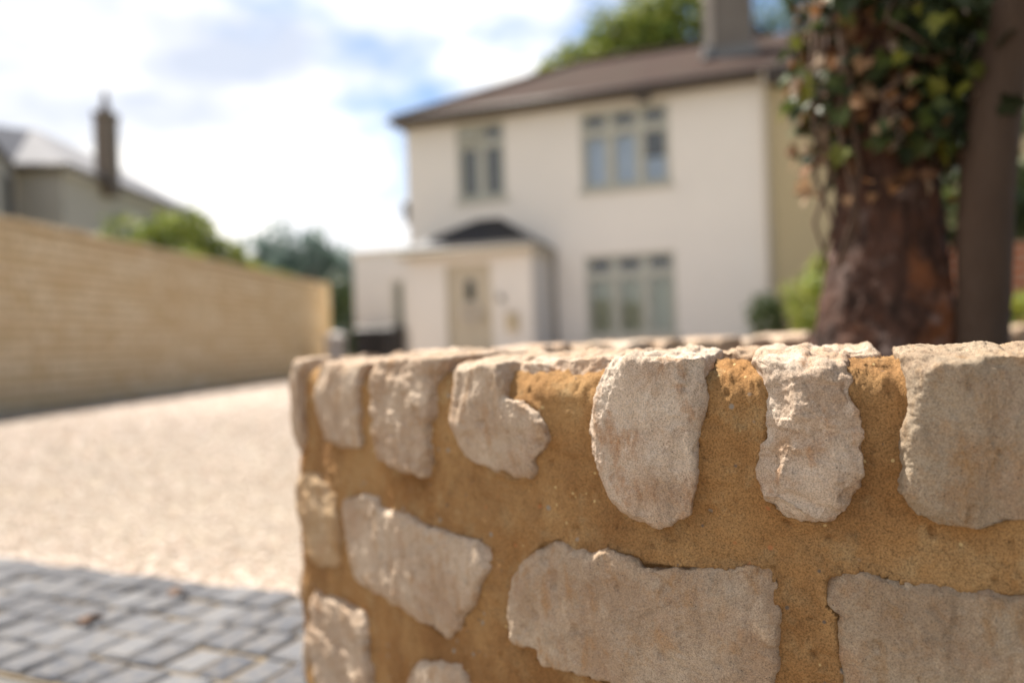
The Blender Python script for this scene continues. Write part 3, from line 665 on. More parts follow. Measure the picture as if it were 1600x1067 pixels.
# ------------------------------------------------------------------ the cream house
HP = (1.5, 15.85, 0); HRZ = math.atan2(-.333, .943)
house = empty('house', HP, HRZ); tag(house, 'two storey cream rendered house with sage green windows and a brown tiled roof', 'house')
UL = (-2.68, -1.60, 3.57, 5.17); UR = (0, 1.76, 3.53, 5.10); LR = (0, 1.78, .62, 2.23)
mb = facade(-3.85, 3.55, -.02, 5.42, [UL, UR, LR])
mb.quad((-3.85, 7.3, -.02), (-3.85, 0, -.02), (-3.85, 0, 5.42), (-3.85, 7.3, 5.42)); mb.quad((3.55, 7.3, -.02), (-3.85, 7.3, -.02), (-3.85, 7.3, 5.42), (3.55, 7.3, 5.42))
mb.build('wall', CREAM, house)
CURT = plain('pale_blue_curtain', (.66, .74, .90), .9, .05); CURTG = plain('grey_green_blind', (.46, .47, .38), .9, .08); CURTD = plain('olive_curtain', (.13, .13, .07), .9, .2)
window(house, *UL[:2], *UL[2:], 2, .27, CURTD, cover=[(-2.60, -2.42, 3.65, 4.75), (-1.86, -1.68, 3.65, 4.75)])
window(house, *UR[:2], *UR[2:], 3, .27, CURT, cover=[(.08, .50, 3.6, 4.6), (.62, 1.16, 3.6, 4.62), (1.24, 1.7, 3.6, 4.1)])
window(house, *LR[:2], *LR[2:], 3, .24, CURTG, cover=[(.08, 1.70, .70, 1.82)])
# ajar top light of the left upper window
mb = MB(); mb.hexa([(-2.60, -.06, 4.79), (-2.18, -.06, 4.79), (-2.18, -.03, 4.83), (-2.60, -.03, 4.83), (-2.60, .03, 5.06), (-2.18, .03, 5.06), (-2.18, .06, 5.08), (-2.60, .06, 5.08)]); mb.build('open_top_light', SAGE, house)
def slab(pts, th=.07):
    v = [Vector(p) for p in pts]; nrm = (v[1]-v[0]).cross(v[2]-v[0]).normalized()
    if nrm.z < 0: v = v[::-1]; nrm = -nrm
    lo = [p-nrm*th for p in v]; V = [tuple(p) for p in lo+v]; n_ = len(v)
    return V, [tuple(reversed(range(n_)))]+[tuple(range(n_, 2*n_))]+[(i, (i+1) % n_, n_+(i+1) % n_, n_+i) for i in range(n_)]
def slabs(name, polys_, mat, parent, th=.07):
    V = []; F = []
    for p in polys_:
        v, f = slab(p, th); o_ = len(V); V += v; F += [tuple(i+o_ for i in q) for q in f]
    return mesh_obj(name, V, F, mat, parent)
E0, R0 = 5.36, 7.33
roof = slabs('roof', [[(-4.0, -.33, E0), (3.548, -.33, E0), (3.548, 3.6, R0), (-.95, 3.6, R0)], [(-4.004, -.33, E0), (-.954, 3.604, R0), (-4.004, 7.5, E0)], [(3.548, 7.53, E0), (-4.0, 7.53, E0), (-.95, 3.608, R0), (3.548, 3.608, R0)]], ROOFT, house)
mb = MB(); mb.tube([(-4.05, -.38, 5.33), (3.5, -.38, 5.33)], .055, 8); mb.tube([(-4.05, -.38, 5.33), (-4.05, 7.5, 5.33)], .055, 8); mb.build('gutter', DARKTRIM, house, smooth=True)
mb = MB(); mb.box(-3.96, 3.545, -.31, -.02, 5.23, 5.27); mb.build('soffit', plain('brown_soffit', (.13, .10, .08), .7), house)
mb = MB(); mb.tube([(-.97, 3.6, R0+.03), (3.55, 3.6, R0+.03)], .09, 8); mb.tube([(-4.0, -.33, E0+.02), (-.95, 3.6, R0+.03)], .075, 8); mb.build('ridge_tiles', ROOFT, roof, smooth=True)
BRICKG = Mat('chimney_render', .9, .2); BRICKG.color(BRICKG.mix(BRICKG.noise(3, 5), (.135, .115, .10), (.20, .175, .155))); BRICKG.bump(BRICKG.noise(30, 4), .02); BRICKG = BRICKG.m
mb = MB(); mb.box(2.52, 3.30, 1.5, 2.1, 6.0, 8.3); mb.box(2.45, 3.37, 1.43, 2.17, 8.3, 8.45); mb.box(2.50, 3.32, 1.48, 2.12, 8.45, 8.6)
ch = mb.build('chimney', BRICKG, roof, bevel=.01)
mb = MB(); mb.box(2.33, 2.517, 1.46, 1.72, 6.2, 8.4); mb.build('flue_casing', plain('pale_casing', (.36, .31, .27), .85), ch)
mb = MB(); mb.tube([(2.42, 1.42, 6.25), (2.42, 1.40, 6.50)], [.17, .10], 12); mb.box(2.50, 3.4, 1.36, 1.5, 6.18, 6.44); mb.build('flashing', LEAD_SHEEN, ch, smooth=False)
for px_ in (2.7, 3.1):
    mb = MB(); mb.tube([(px_, 1.8, 8.6), (px_, 1.8, 9.0)], [.12, .10], 12); mb.build('chimney_pot', plain('terracotta', (.35, .15, .08), .8), ch, smooth=True)
mb = MB(); mb.box(-3.95, -3.852, -.06, .05, 3.42, 3.66); mb.box(-3.93, -3.86, -.03, .02, 3.2, 3.42); mb.build('cable_box', plain('dark_plastic', (.06, .06, .055), .5), house)
mb = MB(); mb.box(1.2, 1.42, -.30, -.02, 5.12, 5.24); mb.build('eaves_bracket', DARKTRIM, house)
# side extension
ext = MB(); f_ = facade(-5.25, -3.853, -.02, 2.62, [(-4.31, -4.03, .88, 2.0)]); ext = f_
ext.quad((-5.25, 5, -.02), (-5.25, 0, -.02), (-5.25, 0, 2.62), (-5.25, 5, 2.62)); ext.quad((-5.25, 0, 2.62), (-3.853, 0, 2.62), (-3.853, 5, 2.62), (-5.25, 5, 2.62))
ex = ext.build('side_extension', CREAM, house)
mb = MB(); mb.box(-5.29, -3.856, -.04, 5.0, 2.622, 2.69); mb.build('parapet_cap', WHITE, ex)
window(ex, -4.31, -4.03, .88, 2.0, 1, 0, None, sill=True, frame=SAGE)
# porch
po = facade(-3.28, -.74, -.02, 2.26, [(-2.50, -1.55, -.02, 2.12)], .13)
po.quad((-.74, 0, -.02), (-.74, 1.2, -.02), (-.74, 1.2, 2.26), (-.74, 0, 2.26)); po.quad((-3.28, 1.2, -.02), (-3.28, 0, -.02), (-3.28, 0, 2.26), (-3.28, 1.2, 2.26))
PY = -1.2
po.v = [(x, y+PY, z) for x, y, z in po.v]
porch = po.build('porch', CREAM, house)
mb = MB(); mb.box(-3.36, -.70, PY-.16, PY-.002, 2.262, 2.40); mb.box(-.70, -.64, PY-.16, -.02, 2.262, 2.40); mb.box(-3.44, -3.36, PY-.16, -.02, 2.262, 2.40); mb.build('fascia', WHITE, porch)
slabs('porch_roof', [[(-3.50, PY-.27, 2.41), (-.58, PY-.27, 2.41), (-1.77, -.002, 3.16), (-2.24, -.002, 3.16)], [(-3.504, PY-.27, 2.41), (-2.244, -.002, 3.16), (-3.504, -.002, 2.41)], [(-.576, PY-.27, 2.41), (-1.766, -.002, 3.16), (-.576, -.002, 2.41)]], SLATE, porch, .05)
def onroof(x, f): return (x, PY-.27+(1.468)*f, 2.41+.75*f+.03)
slabs('sheen_patch', [[onroof(-3.47, .02), onroof(-2.30, .02), onroof(-2.98, .36)]], LEAD_SHEEN, porch, .012)  # pale triangle imitating sky sheen on the slates, laid on as a patch
mb = MB(); mb.tube([(-3.50, PY-.285, 2.36), (-.57, PY-.285, 2.36), (-.57, -.05, 2.36)], .026, 8); mb.build('gutter', plain('cream_gutter', (.60, .55, .47), .6), porch, smooth=True)
DOORM = plain('taupe_door', (.50, .43, .325), .5, .05)
mb = MB(); y0 = PY+.09
mb.box(-2.50, -2.42, y0-.03, y0+.04, 0, 2.12); mb.box(-1.63, -1.55, y0-.03, y0+.04, 0, 2.12); mb.box(-2.42, -1.63, y0-.03, y0+.04, 2.03, 2.12)
df = mb.build('door_frame', plain('door_frame_paint', (.50, .43, .31), .5), porch)
mb = MB(); mb.box(-2.418, -1.632, y0, y0+.045, .02, 2.028)
for a, b, c_, d in ((-2.33, -2.06, .15, .85), (-1.99, -1.72, .15, .85)): mb.box(a, b, y0-.012, y0-.001, c_, d)
for a, b, c_, d in ((-2.33, -2.16, 1.0, 1.85), (-1.88, -1.72, 1.0, 1.85)): mb.box(a, b, y0-.012, y0-.001, c_, d)
door = mb.build('door', DOORM, porch, bevel=.004)
mb = MB(); pts = [(-2.02+.10*math.cos(a), 1.70+.14*math.sin(a)) for a in np.linspace(0, math.pi, 12)]+[(-2.12, 1.42), (-1.92, 1.42)]
mb.quad(*[(x, y0-.016, z) for x, z in pts][::-1]); mb.build('door_pane', plain('dark_door_glass', (.05, .055, .045), .1, .1), door)
mb = MB(); mb.tube([(-1.69, y0-.05, .98), (-1.69, y0-.05, 1.14)], .012, 8); mb.tube([(-1.69, y0, 1.12), (-1.69, y0-.05, 1.12)], .01, 8); mb.build('handle', plain('brass', (.5, .38, .16), .3, .05, metal=.8), door, smooth=True)
mb = MB(); mb.tube([(-.62, -.07, 0), (-.62, -.07, 2.25), (-.58, -.12, 2.36)], .04, 8); mb.build('downpipe', plain('grey_pipe', (.30, .29, .27), .5), house, smooth=True)
mb = MB(); mb.tube([(3.50, -.09, 0), (3.50, -.09, 5.15), (3.50, -.36, 5.28)], .04, 8); mb.build('downpipe', plain('cream_pipe', (.60, .55, .48), .5), house, smooth=True)

def hw(x, y, z=0):      # house local to world
    c_, s_ = math.cos(HRZ), math.sin(HRZ); return (HP[0]+x*c_-y*s_, HP[1]+x*s_+y*c_, z)
# wreath hanging on the door
t_ = [(.17*math.cos(a), 0, .17*math.sin(a)) for a in np.linspace(0, 2*math.pi, 28)]
P, F = [], []
mb = MB(); mb.tube(t_, [.035+.008*math.sin(k*2.7) for k in range(28)], 8)
wr = mb.build('wreath', plain('pale_wreath', (.55, .50, .45), .9, .3, 20), None); wr.location = hw(-2.0, y0-.06, 1.17); wr.rotation_euler = (0, 0, HRZ); tag(wr, 'round pale wreath hanging on the taupe front door', 'wreath')
# wall lamp and letterbox by the door
wl = empty('wall_lamp', hw(-1.33, PY, 1.44), HRZ); tag(wl, 'small curved wall lamp on the porch right of the front door', 'lamp')
mb = MB(); mb.tube([(0, -.01, -.06), (0, -.09, .0), (0, -.14, .07), (0, -.18, .03)], .011, 8); mb.box(-.03, .03, -.014, -.001, -.1, .03); mb.build('bracket', plain('bronze', (.12, .10, .08), .5), wl, smooth=True)
mb = MB(); mb.tube([(0, -.18, .03), (0, -.18, -.06)], [.03, .065], 12); mb.build('lamp_shade', plain('lamp_shade_metal', (.28, .25, .21), .4), wl, smooth=True)
lb = empty('letterbox', hw(-1.13, PY, .80), HRZ); tag(lb, 'small brass coloured letterbox on the porch wall below the lamp', 'letterbox')
mb = MB(); mb.box(-.11, .11, -.10, -.002, 0, .30); mb.build('box', plain('letterbox_brass', (.50, .40, .25), .5, .15), lb, bevel=.01)
mb = MB(); mb.box(-.12, .12, -.115, -.002, .302, .33); mb.build('lid', plain('letterbox_lid', (.42, .33, .22), .5), lb, bevel=.008)

# ------------------------------------------------------------------ neighbouring half, yellow
nb = empty('house', HP, HRZ); tag(nb, 'yellow rendered half of the semi-detached pair, mostly hidden behind the ivy trunk', 'house')
mb = facade(3.552, 11.2, -.02, 5.42, [(5.2, 6.9, 3.53, 5.10), (5.2, 6.9, .62, 2.23), (8.5, 10.2, 3.53, 5.1)])
mb.quad((11.2, 0, -.02), (11.2, 7.3, -.02), (11.2, 7.3, 5.42), (11.2, 0, 5.42)); mb.build('wall', YELLOW, nb)
window(nb, 5.2, 6.9, 3.53, 5.10, 3, .27, CURT, cover=[(5.3, 6.8, 3.6, 4.4)]); window(nb, 5.2, 6.9, .62, 2.23, 3, .24, CURTG, cover=[(5.3, 6.8, .7, 1.8)]); window(nb, 8.5, 10.2, 3.53, 5.10, 3, .27, CURT, cover=[(8.6, 10.1, 3.6, 4.4)])
slabs('roof', [[(3.552, -.33, E0), (11.5, -.33, E0), (8.4, 3.6, R0), (3.552, 3.6, R0)], [(11.504, -.33, E0), (8.404, 3.6, R0), (11.504, 7.5, E0)], [(3.552, 7.53, E0), (3.552, 3.608, R0), (8.4, 3.608, R0), (11.5, 7.53, E0)]], ROOFT, nb)
mb = MB(); mb.tube([(3.6, -.38, 5.33), (11.5, -.38, 5.33)], .06, 8); mb.box(3.56, 11.2, -.31, -.02, 5.12, 5.27); mb.build('gutter', DARKTRIM, nb, smooth=False)

# ------------------------------------------------------------------ bins and pier beside the extension
BIN = plain('black_bin_plastic', (.022, .021, .024), .45, .15)
def make_bin(x, y, rz, label):
    root = empty('wheelie_bin', hw(x, y), HRZ+rz); root.scale = (.86, .86, .95); tag(root, label, 'bin', 'bins beside the porch')
    mb = MB(); mb.hexa([(-.21, -.25, .06), (.21, -.25, .06), (.21, .22, .06), (-.21, .22, .06), (-.26, -.31, .95), (.26, -.31, .95), (.26, .30, .95), (-.26, .30, .95)]); mb.box(-.28, .28, -.33, .32, .952, .985); mb.build('body', BIN, root, bevel=.012)
    mb = MB(); mb.hexa([(-.29, -.35, .988), (.29, -.35, .988), (.29, .33, .988), (-.29, .33, .988), (-.25, -.30, 1.04), (.25, -.30, 1.04), (.25, .30, 1.06), (-.25, .30, 1.06)]); mb.build('lid', BIN, root, bevel=.012)
    mb = MB(); mb.tube([(-.24, .36, .98), (.24, .36, .98)], .018, 8); mb.build('handle', BIN, root, smooth=True)
    for s_ in (-1, 1):
        mb = MB(); mb.tube([(s_*.22, .26, .10), (s_*.27, .26, .10)], .10, 14); mb.build('wheel', BIN, root, smooth=False)
    return root
make_bin(-4.72, -.35, .06, 'black wheelie bin standing nearer the garden wall, left of the pair')
make_bin(-4.20, -.35, -.05, 'black wheelie bin standing right against the porch')
mb = MB(); mb.box(-.16, .16, -.16, .16, 0, .78); mb.box(-.20, .20, -.20, .20, .782, .86); mb.hexa([(-.18, -.18, .862), (.18, -.18, .862), (.18, .18, .862), (-.18, .18, .862), (-.04, -.04, .93), (.04, -.04, .93), (.04, .04, .93), (-.04, .04, .93)])
gp = mb.build('gate_pier', plain('pale_render', (.50, .46, .44), .85, .1), None, bevel=.01); gp.location = hw(-5.45, -.5); gp.rotation_euler = (0, 0, HRZ); tag(gp, 'short pale rendered pier left of the black bins', 'pier')

# ------------------------------------------------------------------ tall garden wall
GA = math.atan2(9.5, 1.05)
gw = empty('garden_wall', (-5.3, 8.5, 0), GA); tag(gw, 'long tall garden wall of coursed golden stone blocks along the left of the drive', 'wall')
M = Mat('coursed_stone', .92, .2); sx = M.n('ShaderNodeSeparateXYZ'); M.l(M.co, sx.inputs[0]); cx = M.n('ShaderNodeCombineXYZ'); M.l(sx.outputs['X'], cx.inputs[0]); M.l(sx.outputs['Z'], cx.inputs[1])
def brick(w, h, c0, c1, mo, off):
    br = M.n('ShaderNodeTexBrick'); br.inputs['Scale'].default_value = 1; br.inputs['Brick Width'].default_value = w; br.inputs['Row Height'].default_value = h; br.inputs['Mortar Size'].default_value = .013; br.inputs['Mortar Smooth'].default_value = .3
    br.inputs['Color1'].default_value = c0+(1,); br.inputs['Color2'].default_value = c1+(1,); br.inputs['Mortar'].default_value = mo+(1,); br.inputs['Bias'].default_value = -.1; br.offset = off; br.squash = 1.4; br.squash_frequency = 3
    M.l(cx.outputs[0], br.inputs['Vector']); return br
br = brick(.30, .105, (.68, .52, .31), (.84, .70, .49), (.42, .29, .15), .37)
c = M.mix(M.ramp(M.noise(1.7, 5, .7, (1, 1, 2.2)), [(.42, 0.), (.68, .6)]), br.outputs['Color'], (.60, .42, .23)); c = M.mix(.7, c, M.ramp(M.noise(14, 4, .7), [(.3, .75), (.7, 1.15)]), 'MULTIPLY')
M.color(c); b = M.bump(br.outputs['Fac'], .03, -.8); M.bump(M.noise(25, 5, .7), .02, .8, b); GWM = M.m
# roughly dressed courses: every course a slightly different plane
mb = MB(); r_ = random.Random(9); z = -.1; k = 0
while z < 1.95:
    h_ = .105; e = r_.uniform(-.008, .008); x0, x1 = -9.0, 10.05
    mb.box(x0+abs(e), x1+e, 0+e, .28-e, z, z+h_-.0005); z += h_
mb.build('stonework', GWM, gw)
mb = MB(); x = -9.0
while x < 10.0:
    w_ = min(r_.uniform(.25, .45), 10.07-x); mb.box(x, x+w_-.012, -.02+r_.uniform(-.006, .006), .30, 2.021, 2.085+r_.uniform(-.010, .010)); x += w_
mb.build('coping', GWM, gw, bevel=.01)

# ------------------------------------------------------------------ house on the left, behind the garden wall
h2 = empty('house', (-11.13, 20, 0)); tag(h2, 'grey rendered house with a pale slate roof rising behind the tall garden wall', 'house')
O = Vector((-11.13, 20, 0)); GREYR = render_mat('grey_render', (.46, .42, .36)); PSL = plain('pale_slate', (.17, .17, .185), .8, .1, 2, spec=.3)
mb = MB(); q = [(-12.31, 20), (-11.13, 20), (-10.95, 28.5)]
def lq(a, b_, z0, z1): mb.quad((a[0]-O.x, a[1]-O.y, z0), (b_[0]-O.x, b_[1]-O.y, z0), (b_[0]-O.x, b_[1]-O.y, z1), (a[0]-O.x, a[1]-O.y, z1))
lq(q[0], q[1], 0, 5.36); lq(q[1], q[2], 0, 5.36); wl_ = [(-12.31, 20), (-10.9, 16.3)]; lq(wl_[1], wl_[0], 0, 5.36) if False else lq((-11.2, 17.08), (-12.31, 20), 0, 5.36); lq((-20, 17.08), (-11.2, 17.08), 0, 5.36); lq((-10.95, 28.5), (-20, 28.5), 0, 5.36)
mb.build('wall', GREYR, h2)
def w2(*p): return (p[0]-O.x, p[1]-O.y, p[2])
slabs('roof', [[w2(-10.93, 19.8, 5.42), w2(-10.75, 28.8, 5.42), w2(-13.0, 26.0, 6.95), w2(-13.0, 22.0, 6.95)],
               [w2(-12.25, 19.8, 5.42), w2(-10.932, 19.8, 5.42), w2(-13.004, 22.0, 6.95)],
               [w2(-12.25, 19.802, 5.424), w2(-13.006, 22.0, 6.95), w2(-19, 20.0, 6.7), w2(-12.9, 18.6, 6.3)],
               [w2(-11.05, 16.9, 5.42), w2(-12.2, 19.9, 5.42), w2(-14.2, 19.2, 6.75), w2(-13.2, 16.9, 6.75)],
               [w2(-13.01, 22.0, 6.95), w2(-13.01, 26, 6.95), w2(-20, 26, 6.9), w2(-20, 20.5, 6.9)]], PSL, h2, .06)
mb = MB(); mb.tube([w2(-12.3, 19.78, 5.37), w2(-10.9, 19.76, 5.37), w2(-10.72, 28.8, 5.37)], .09, 8); mb.tube([w2(-11.05, 16.9, 5.37), w2(-12.26, 19.85, 5.37)], .09, 8); mb.build('gutter', DARKTRIM, h2, smooth=True)
mb = MB(); mb.box(-.10, .34, 1.75, 2.25, 5.0, 7.15); mb.box(-.13, .37, 1.72, 2.28, 7.15, 7.3)
ch2 = mb.build('chimney', plain('brown_chimney', (.16, .125, .095), .9, .2), h2); mb = MB(); mb.tube([(.12, 2, 7.3), (.12, 2, 7.62), (.12, 2, 7.95)], [.15, .09, .05], 10); mb.build('chimney_pot', plain('dark_pot', (.12, .09, .07), .8), ch2, smooth=True)
mb = MB()
wd = Vector((1.11, -2.92, 0)).normalized(); wn = Vector((2.92, 1.11, 0)).normalized(); wb = Vector((-12.31, 20, 0))-O
def wq(a, b_, z0, z1, off): p = wb+wd*a+wn*off; q_ = wb+wd*b_+wn*off; mb.quad((q_.x, q_.y, z0), (p.x, p.y, z0), (p.x, p.y, z1), (q_.x, q_.y, z1))
for a, b_ in ((.5, .56), (.95, 1.01), (1.4, 1.46)): wq(a, b_, 3.9, 5.0, .05)
wq(.5, 1.46, 3.85, 3.9, .05); wq(.5, 1.46, 5.0, 5.06, .05)
w_ = mb.build('window', plain('grey_frame', (.35, .35, .35), .5), h2)
mb = MB(); wq(.5, 1.46, 3.9, 5.0, .03); mb.build('pane', plain('dark_glass', (.035, .04, .05), .15, .1), w_)

# ------------------------------------------------------------------ planting in the background
plant('shrub', (-6.1, 14.6, 0), [(-6.8, 14.4, 2.45, .62, .6, .72, 1.2), (-5.95, 14.7, 2.5, .66, .6, .74, 1.2), (-5.35, 14.9, 2.15, .55, .5, .55, 1.0), (-6.3, 14.6, 1.3, 1.0, .8, 1.0, 1)], 6500, .075, LEAF_MID, 1, 'rounded olive green shrub showing over the middle of the tall garden wall', 'shrub', False, shell=.5)
plant('shrub', (-5.25, 13.6, 0), [(-5.3, 13.3, 2.0, .28, .3, .32, 1), (-5.2, 14.0, 1.8, .4, .4, .4, 1), (-5.2, 13.6, 1.2, .4, .5, .8, 1)], 1500, .06, LEAF_LIME, 2, 'small yellow green shrub just over the garden wall in front of the olive one', 'shrub', False)
plant('shrub', (-4.95, 16.6, 0), [(-5.05, 16.2, 2.0, .35, .4, .35, 1), (-4.9, 17.0, 1.9, .5, .5, .35, 1), (-5.0, 16.6, 1.2, .5, .6, .8, 1)], 1500, .07, LEAF_LIME, 3, 'low lime green shrub over the wall, below the blue green tree', 'shrub', False)
plant('tree', (-6.1, 22.5, 0), [(-7.9, 22.3, 2.4, .8, .7, .8, .9), (-4.5, 22.9, 2.2, .6, .6, .9, .8), (-7.2, 22.3, 2.9, .6, .7, .9, .8), (-6.5, 22.5, 3.2, .75, .8, 1.1, 1.2), (-5.5, 22.5, 3.0, .7, .6, 1.1, 1.2), (-4.9, 22.7, 2.6, .7, .7, 1.0, 1), (-6.2, 22.6, 2.4, 1.6, 1, 1.0, 1.5), (-4.7, 22.7, 1.7, .5, .7, 1.0, 1)], 8500, .10, LEAF_BLUE, 4, 'feathery blue green tree rising beyond the far end of the garden wall', 'tree', shell=.3)
plant('shrub', (-4.05, 20.6, 0), [(-4.2, 20.4, 1.3, .55, .5, .9, 1), (-3.9, 20.8, .7, .5, .5, .6, 1), (-4.4, 20.6, 2.0, .4, .4, .5, .7)], 2600, .07, LEAF_DARK, 5, 'dark green shrub in the gap between the garden wall end and the house', 'shrub', False)
plant('tree', (6.0, 27.5, 0), [(4.3, 27, 10.0, 2.0, 1.8, 1.7, 1.2), (6.2, 27.5, 10.9, 2.4, 2.2, 2.3, 1.8), (2.6, 27.5, 9.6, 1.5, 1.4, 1.1, .8), (5.2, 27.2, 8.4, 3.2, 2, 1.6, 1.2)], 15000, .16, LEAF_MID, 6, 'leafy bright green tree showing above the roof left of the chimney', 'tree', shell=.45)
plant('tree', (9.3, 26.5, 0), [(8.6, 26.5, 10.4, 1.3, 1.2, 1.6, 1), (10.2, 26.5, 11.2, 1.6, 1.5, 2.0, 1.2), (11.6, 26.8, 10.2, 1.4, 1.4, 1.6, 1), (9.6, 26.5, 9.4, 1.8, 1.4, 1, .8)], 3600, .12, LEAF_BLUE, 7, 'thin airy tree with sky showing through, above the roof right of the chimney', 'tree', shell=.2)
plant('shrub', (4.45, 12.9, 0), [(4.15, 13.0, .75, .32, .35, .55, 1), (4.2, 13.1, .3, .35, .3, .4, .5)], 1500, .055, LEAF_DARK, 8, 'small dark green shrub at the foot of the cream wall', 'shrub', False)
plant('shrub', (4.9, 12.6, 0), [(4.75, 12.5, .95, .45, .45, .6, 1), (5.1, 12.7, 1.25, .45, .45, .6, 1), (4.9, 12.6, .4, .5, .4, .5, .7)], 3000, .06, LEAF_LIME, 9, 'bright yellow green shrub against the yellow wall, just left of the ivy trunk', 'shrub', False)

# ------------------------------------------------------------------ red brick wall and laurel beyond the thin trunk
M = Mat('red_brick', .9, .2); sx = M.n('ShaderNodeSeparateXYZ'); M.l(M.co, sx.inputs[0]); cx = M.n('ShaderNodeCombineXYZ'); M.l(sx.outputs['X'], cx.inputs[0]); M.l(sx.outputs['Z'], cx.inputs[1])
br = brick(.225, .075, (.32, .10, .045), (.24, .075, .04), (.30, .24, .18), .5); M.color(br.outputs['Color']); M.bump(br.outputs['Fac'], .02, -.6)
mb = MB(); mb.box(0, 5, -.11, .11, 0, 1.22); bw = mb.build('brick_wall', M.m, None); bw.location = (3.35, 6.6, 0); bw.rotation_euler = (0, 0, -.25); tag(bw, 'red brick wall glimpsed past the thin smooth trunk at the right edge', 'wall')
plant('laurel', (4.6, 6.9, 0), [(4.0, 6.9, 1.6, .6, .5, .6, 1), (4.9, 6.9, 1.8, .9, .6, .8, 1.5), (6, 6.8, 1.7, .8, .6, .8, 1)], 3500, .075, LEAF_DARK, 10, 'glossy dark green laurel above the red brick wall at the right edge', 'shrub', False)
plant('shrub', (3.25, 5.0, 0), [(3.2, 5.0, .55, .3, .25, .22, 1), (3.55, 4.9, .6, .35, .3, .25, 1), (3.3, 5.0, .25, .4, .3, .3, .6)], 1300, .05, LEAF_LIME, 12, 'low pale leaved plant below the red brick wall at the right edge', 'shrub', False)

# ------------------------------------------------------------------ ivy clad tree in the planted corner
def trunk_mesh(pts, rad, n, seed, lump=.16, fine=.055, sp=.010):
    pts = [Vector(p) for p in pts]; V = []; P = []; Rr = []
    for i in range(len(pts)-1):
        k_ = max(2, int((pts[i+1]-pts[i]).length/sp))
        for j in range(k_): t = j/k_; P.append(pts[i].lerp(pts[i+1], t)); Rr.append(rad[i]*(1-t)+rad[i+1]*t)
    P = np.array([tuple(p) for p in P]); Rr = np.array(Rr)
    for _ in range(8): P[1:-1] = (P[:-2]+2*P[1:-1]+P[2:])/4; Rr[1:-1] = (Rr[:-2]+2*Rr[1:-1]+Rr[2:])/4
    a = np.linspace(0, 2*np.pi, n, endpoint=False); D = np.stack([np.cos(a), np.sin(a), 0*a], 1)
    V = P[:, None]+D[None]*Rr[:, None, None]; Vf = V.reshape(-1, 3); Df = np.tile(D, (len(P), 1)); Rf = np.repeat(Rr, n)
    q = Vf*np.array([1, 1, .35]); disp = lump*fbm(q*5+seed, 3)+fine*ridged(Vf*np.array([26, 26, 7])+seed, 3)+fine*.7*fbm(Vf*60, 3)
    Vf = Vf+Df*(disp*Rf)[:, None]
    i = np.arange((len(P)-1)*n); r_ = i//n; c_ = i % n; F = np.stack([r_*n+c_, r_*n+(c_+1) % n, (r_+1)*n+(c_+1) % n, (r_+1)*n+c_], 1)
    return Vf, F
M = Mat('flaking_bark', .85, .3); big = M.noise(5, 5, .65, (1, 1, .45)); mid = M.noise(22, 5, .7, (1, 1, .5))
c = M.mix(M.ramp(mid, [(.35, 0.), (.65, 1.)]), (.022, .012, .009), (.105, .050, .034)); c = M.mix(M.ramp(big, [(.50, 0.), (.60, .85)]), c, (.20, .070, .024))
c = M.mix(M.ramp(M.noise(9, 4, .6, off=4), [(.55, 0.), (.68, .7)]), c, (.22, .165, .15)); M.color(c); b = M.bump(mid, .02, 1.); M.bump(M.noise(90, 4, .7, (1, 1, .5)), .006, .8, b); BARKF = M.m
M = Mat('smooth_bark', .8, .3); M.color(M.mix(M.noise(10, 5, .6, (1, 1, .3)), (.035, .020, .013), (.11, .072, .050))); M.bump(M.noise(60, 4, .6, (1, 1, .4)), .006, .7); BARKS = M.m
TB = (1.04, 2.24, .40); it = empty('tree', TB); tag(it, 'thick reddish brown tree trunk with ivy over its upper part, behind the stone wall', 'tree')
V, F = trunk_mesh([(1.05, 2.24, .36), (1.055, 2.24, .46), (1.055, 2.24, .56), (1.06, 2.24, .72), (1.065, 2.24, .95), (1.07, 2.25, 1.5), (1.15, 2.3, 2.4), (1.3, 2.3, 3.3)], [.25, .198, .167, .144, .134, .130, .125, .10], 90, 3)
mesh_obj('trunk', V-np.array(TB), F, BARKF, it, smooth=True)
mb = MB(); LB = []
r_ = random.Random(4)
for k in range(9):
    a = k*.7; e = (1.5+1.5*math.cos(a)*r_.uniform(.5, 1), 2.0+1.3*math.sin(a)*r_.uniform(.4, 1), r_.uniform(3.0, 3.9)); s_ = (1.12+.1*r_.random(), 2.28, 2.2+.12*k)
    m_ = tuple(s_[i]*.5+e[i]*.5+(.1 if i == 2 else 0) for i in range(3)); mb.tube([tuple(p[i]-TB[i] for i in range(3)) for p in (s_, m_, e)], [.055, .035, .012], 8)
mb.build('branch', BARKF, it, smooth=True)
P, F = leaf_cloud([(1.75-TB[0], 1.75-TB[1], 3.4-TB[2], 1.5, 1.5, .65, 1.6), (1.2-TB[0], 2.4-TB[1], 3.6-TB[2], 1.1, 1.0, .7, 1), (2.5-TB[0], .9-TB[1], 3.1-TB[2], 1.5, 1.4, .6, 1.2), (2.7-TB[0], -.4-TB[1], 2.6-TB[2], 1.7, 1.6, .8, 1.8), (2.3-TB[0], -1.3-TB[1], 2.0-TB[2], 1.1, 1.0, .7, 1)], 38000, .075, 31, .3)  # crown spread unseen past the camera, added to darken the wall's right end
mesh_obj('crown', P, F, LEAF_DARK, it)

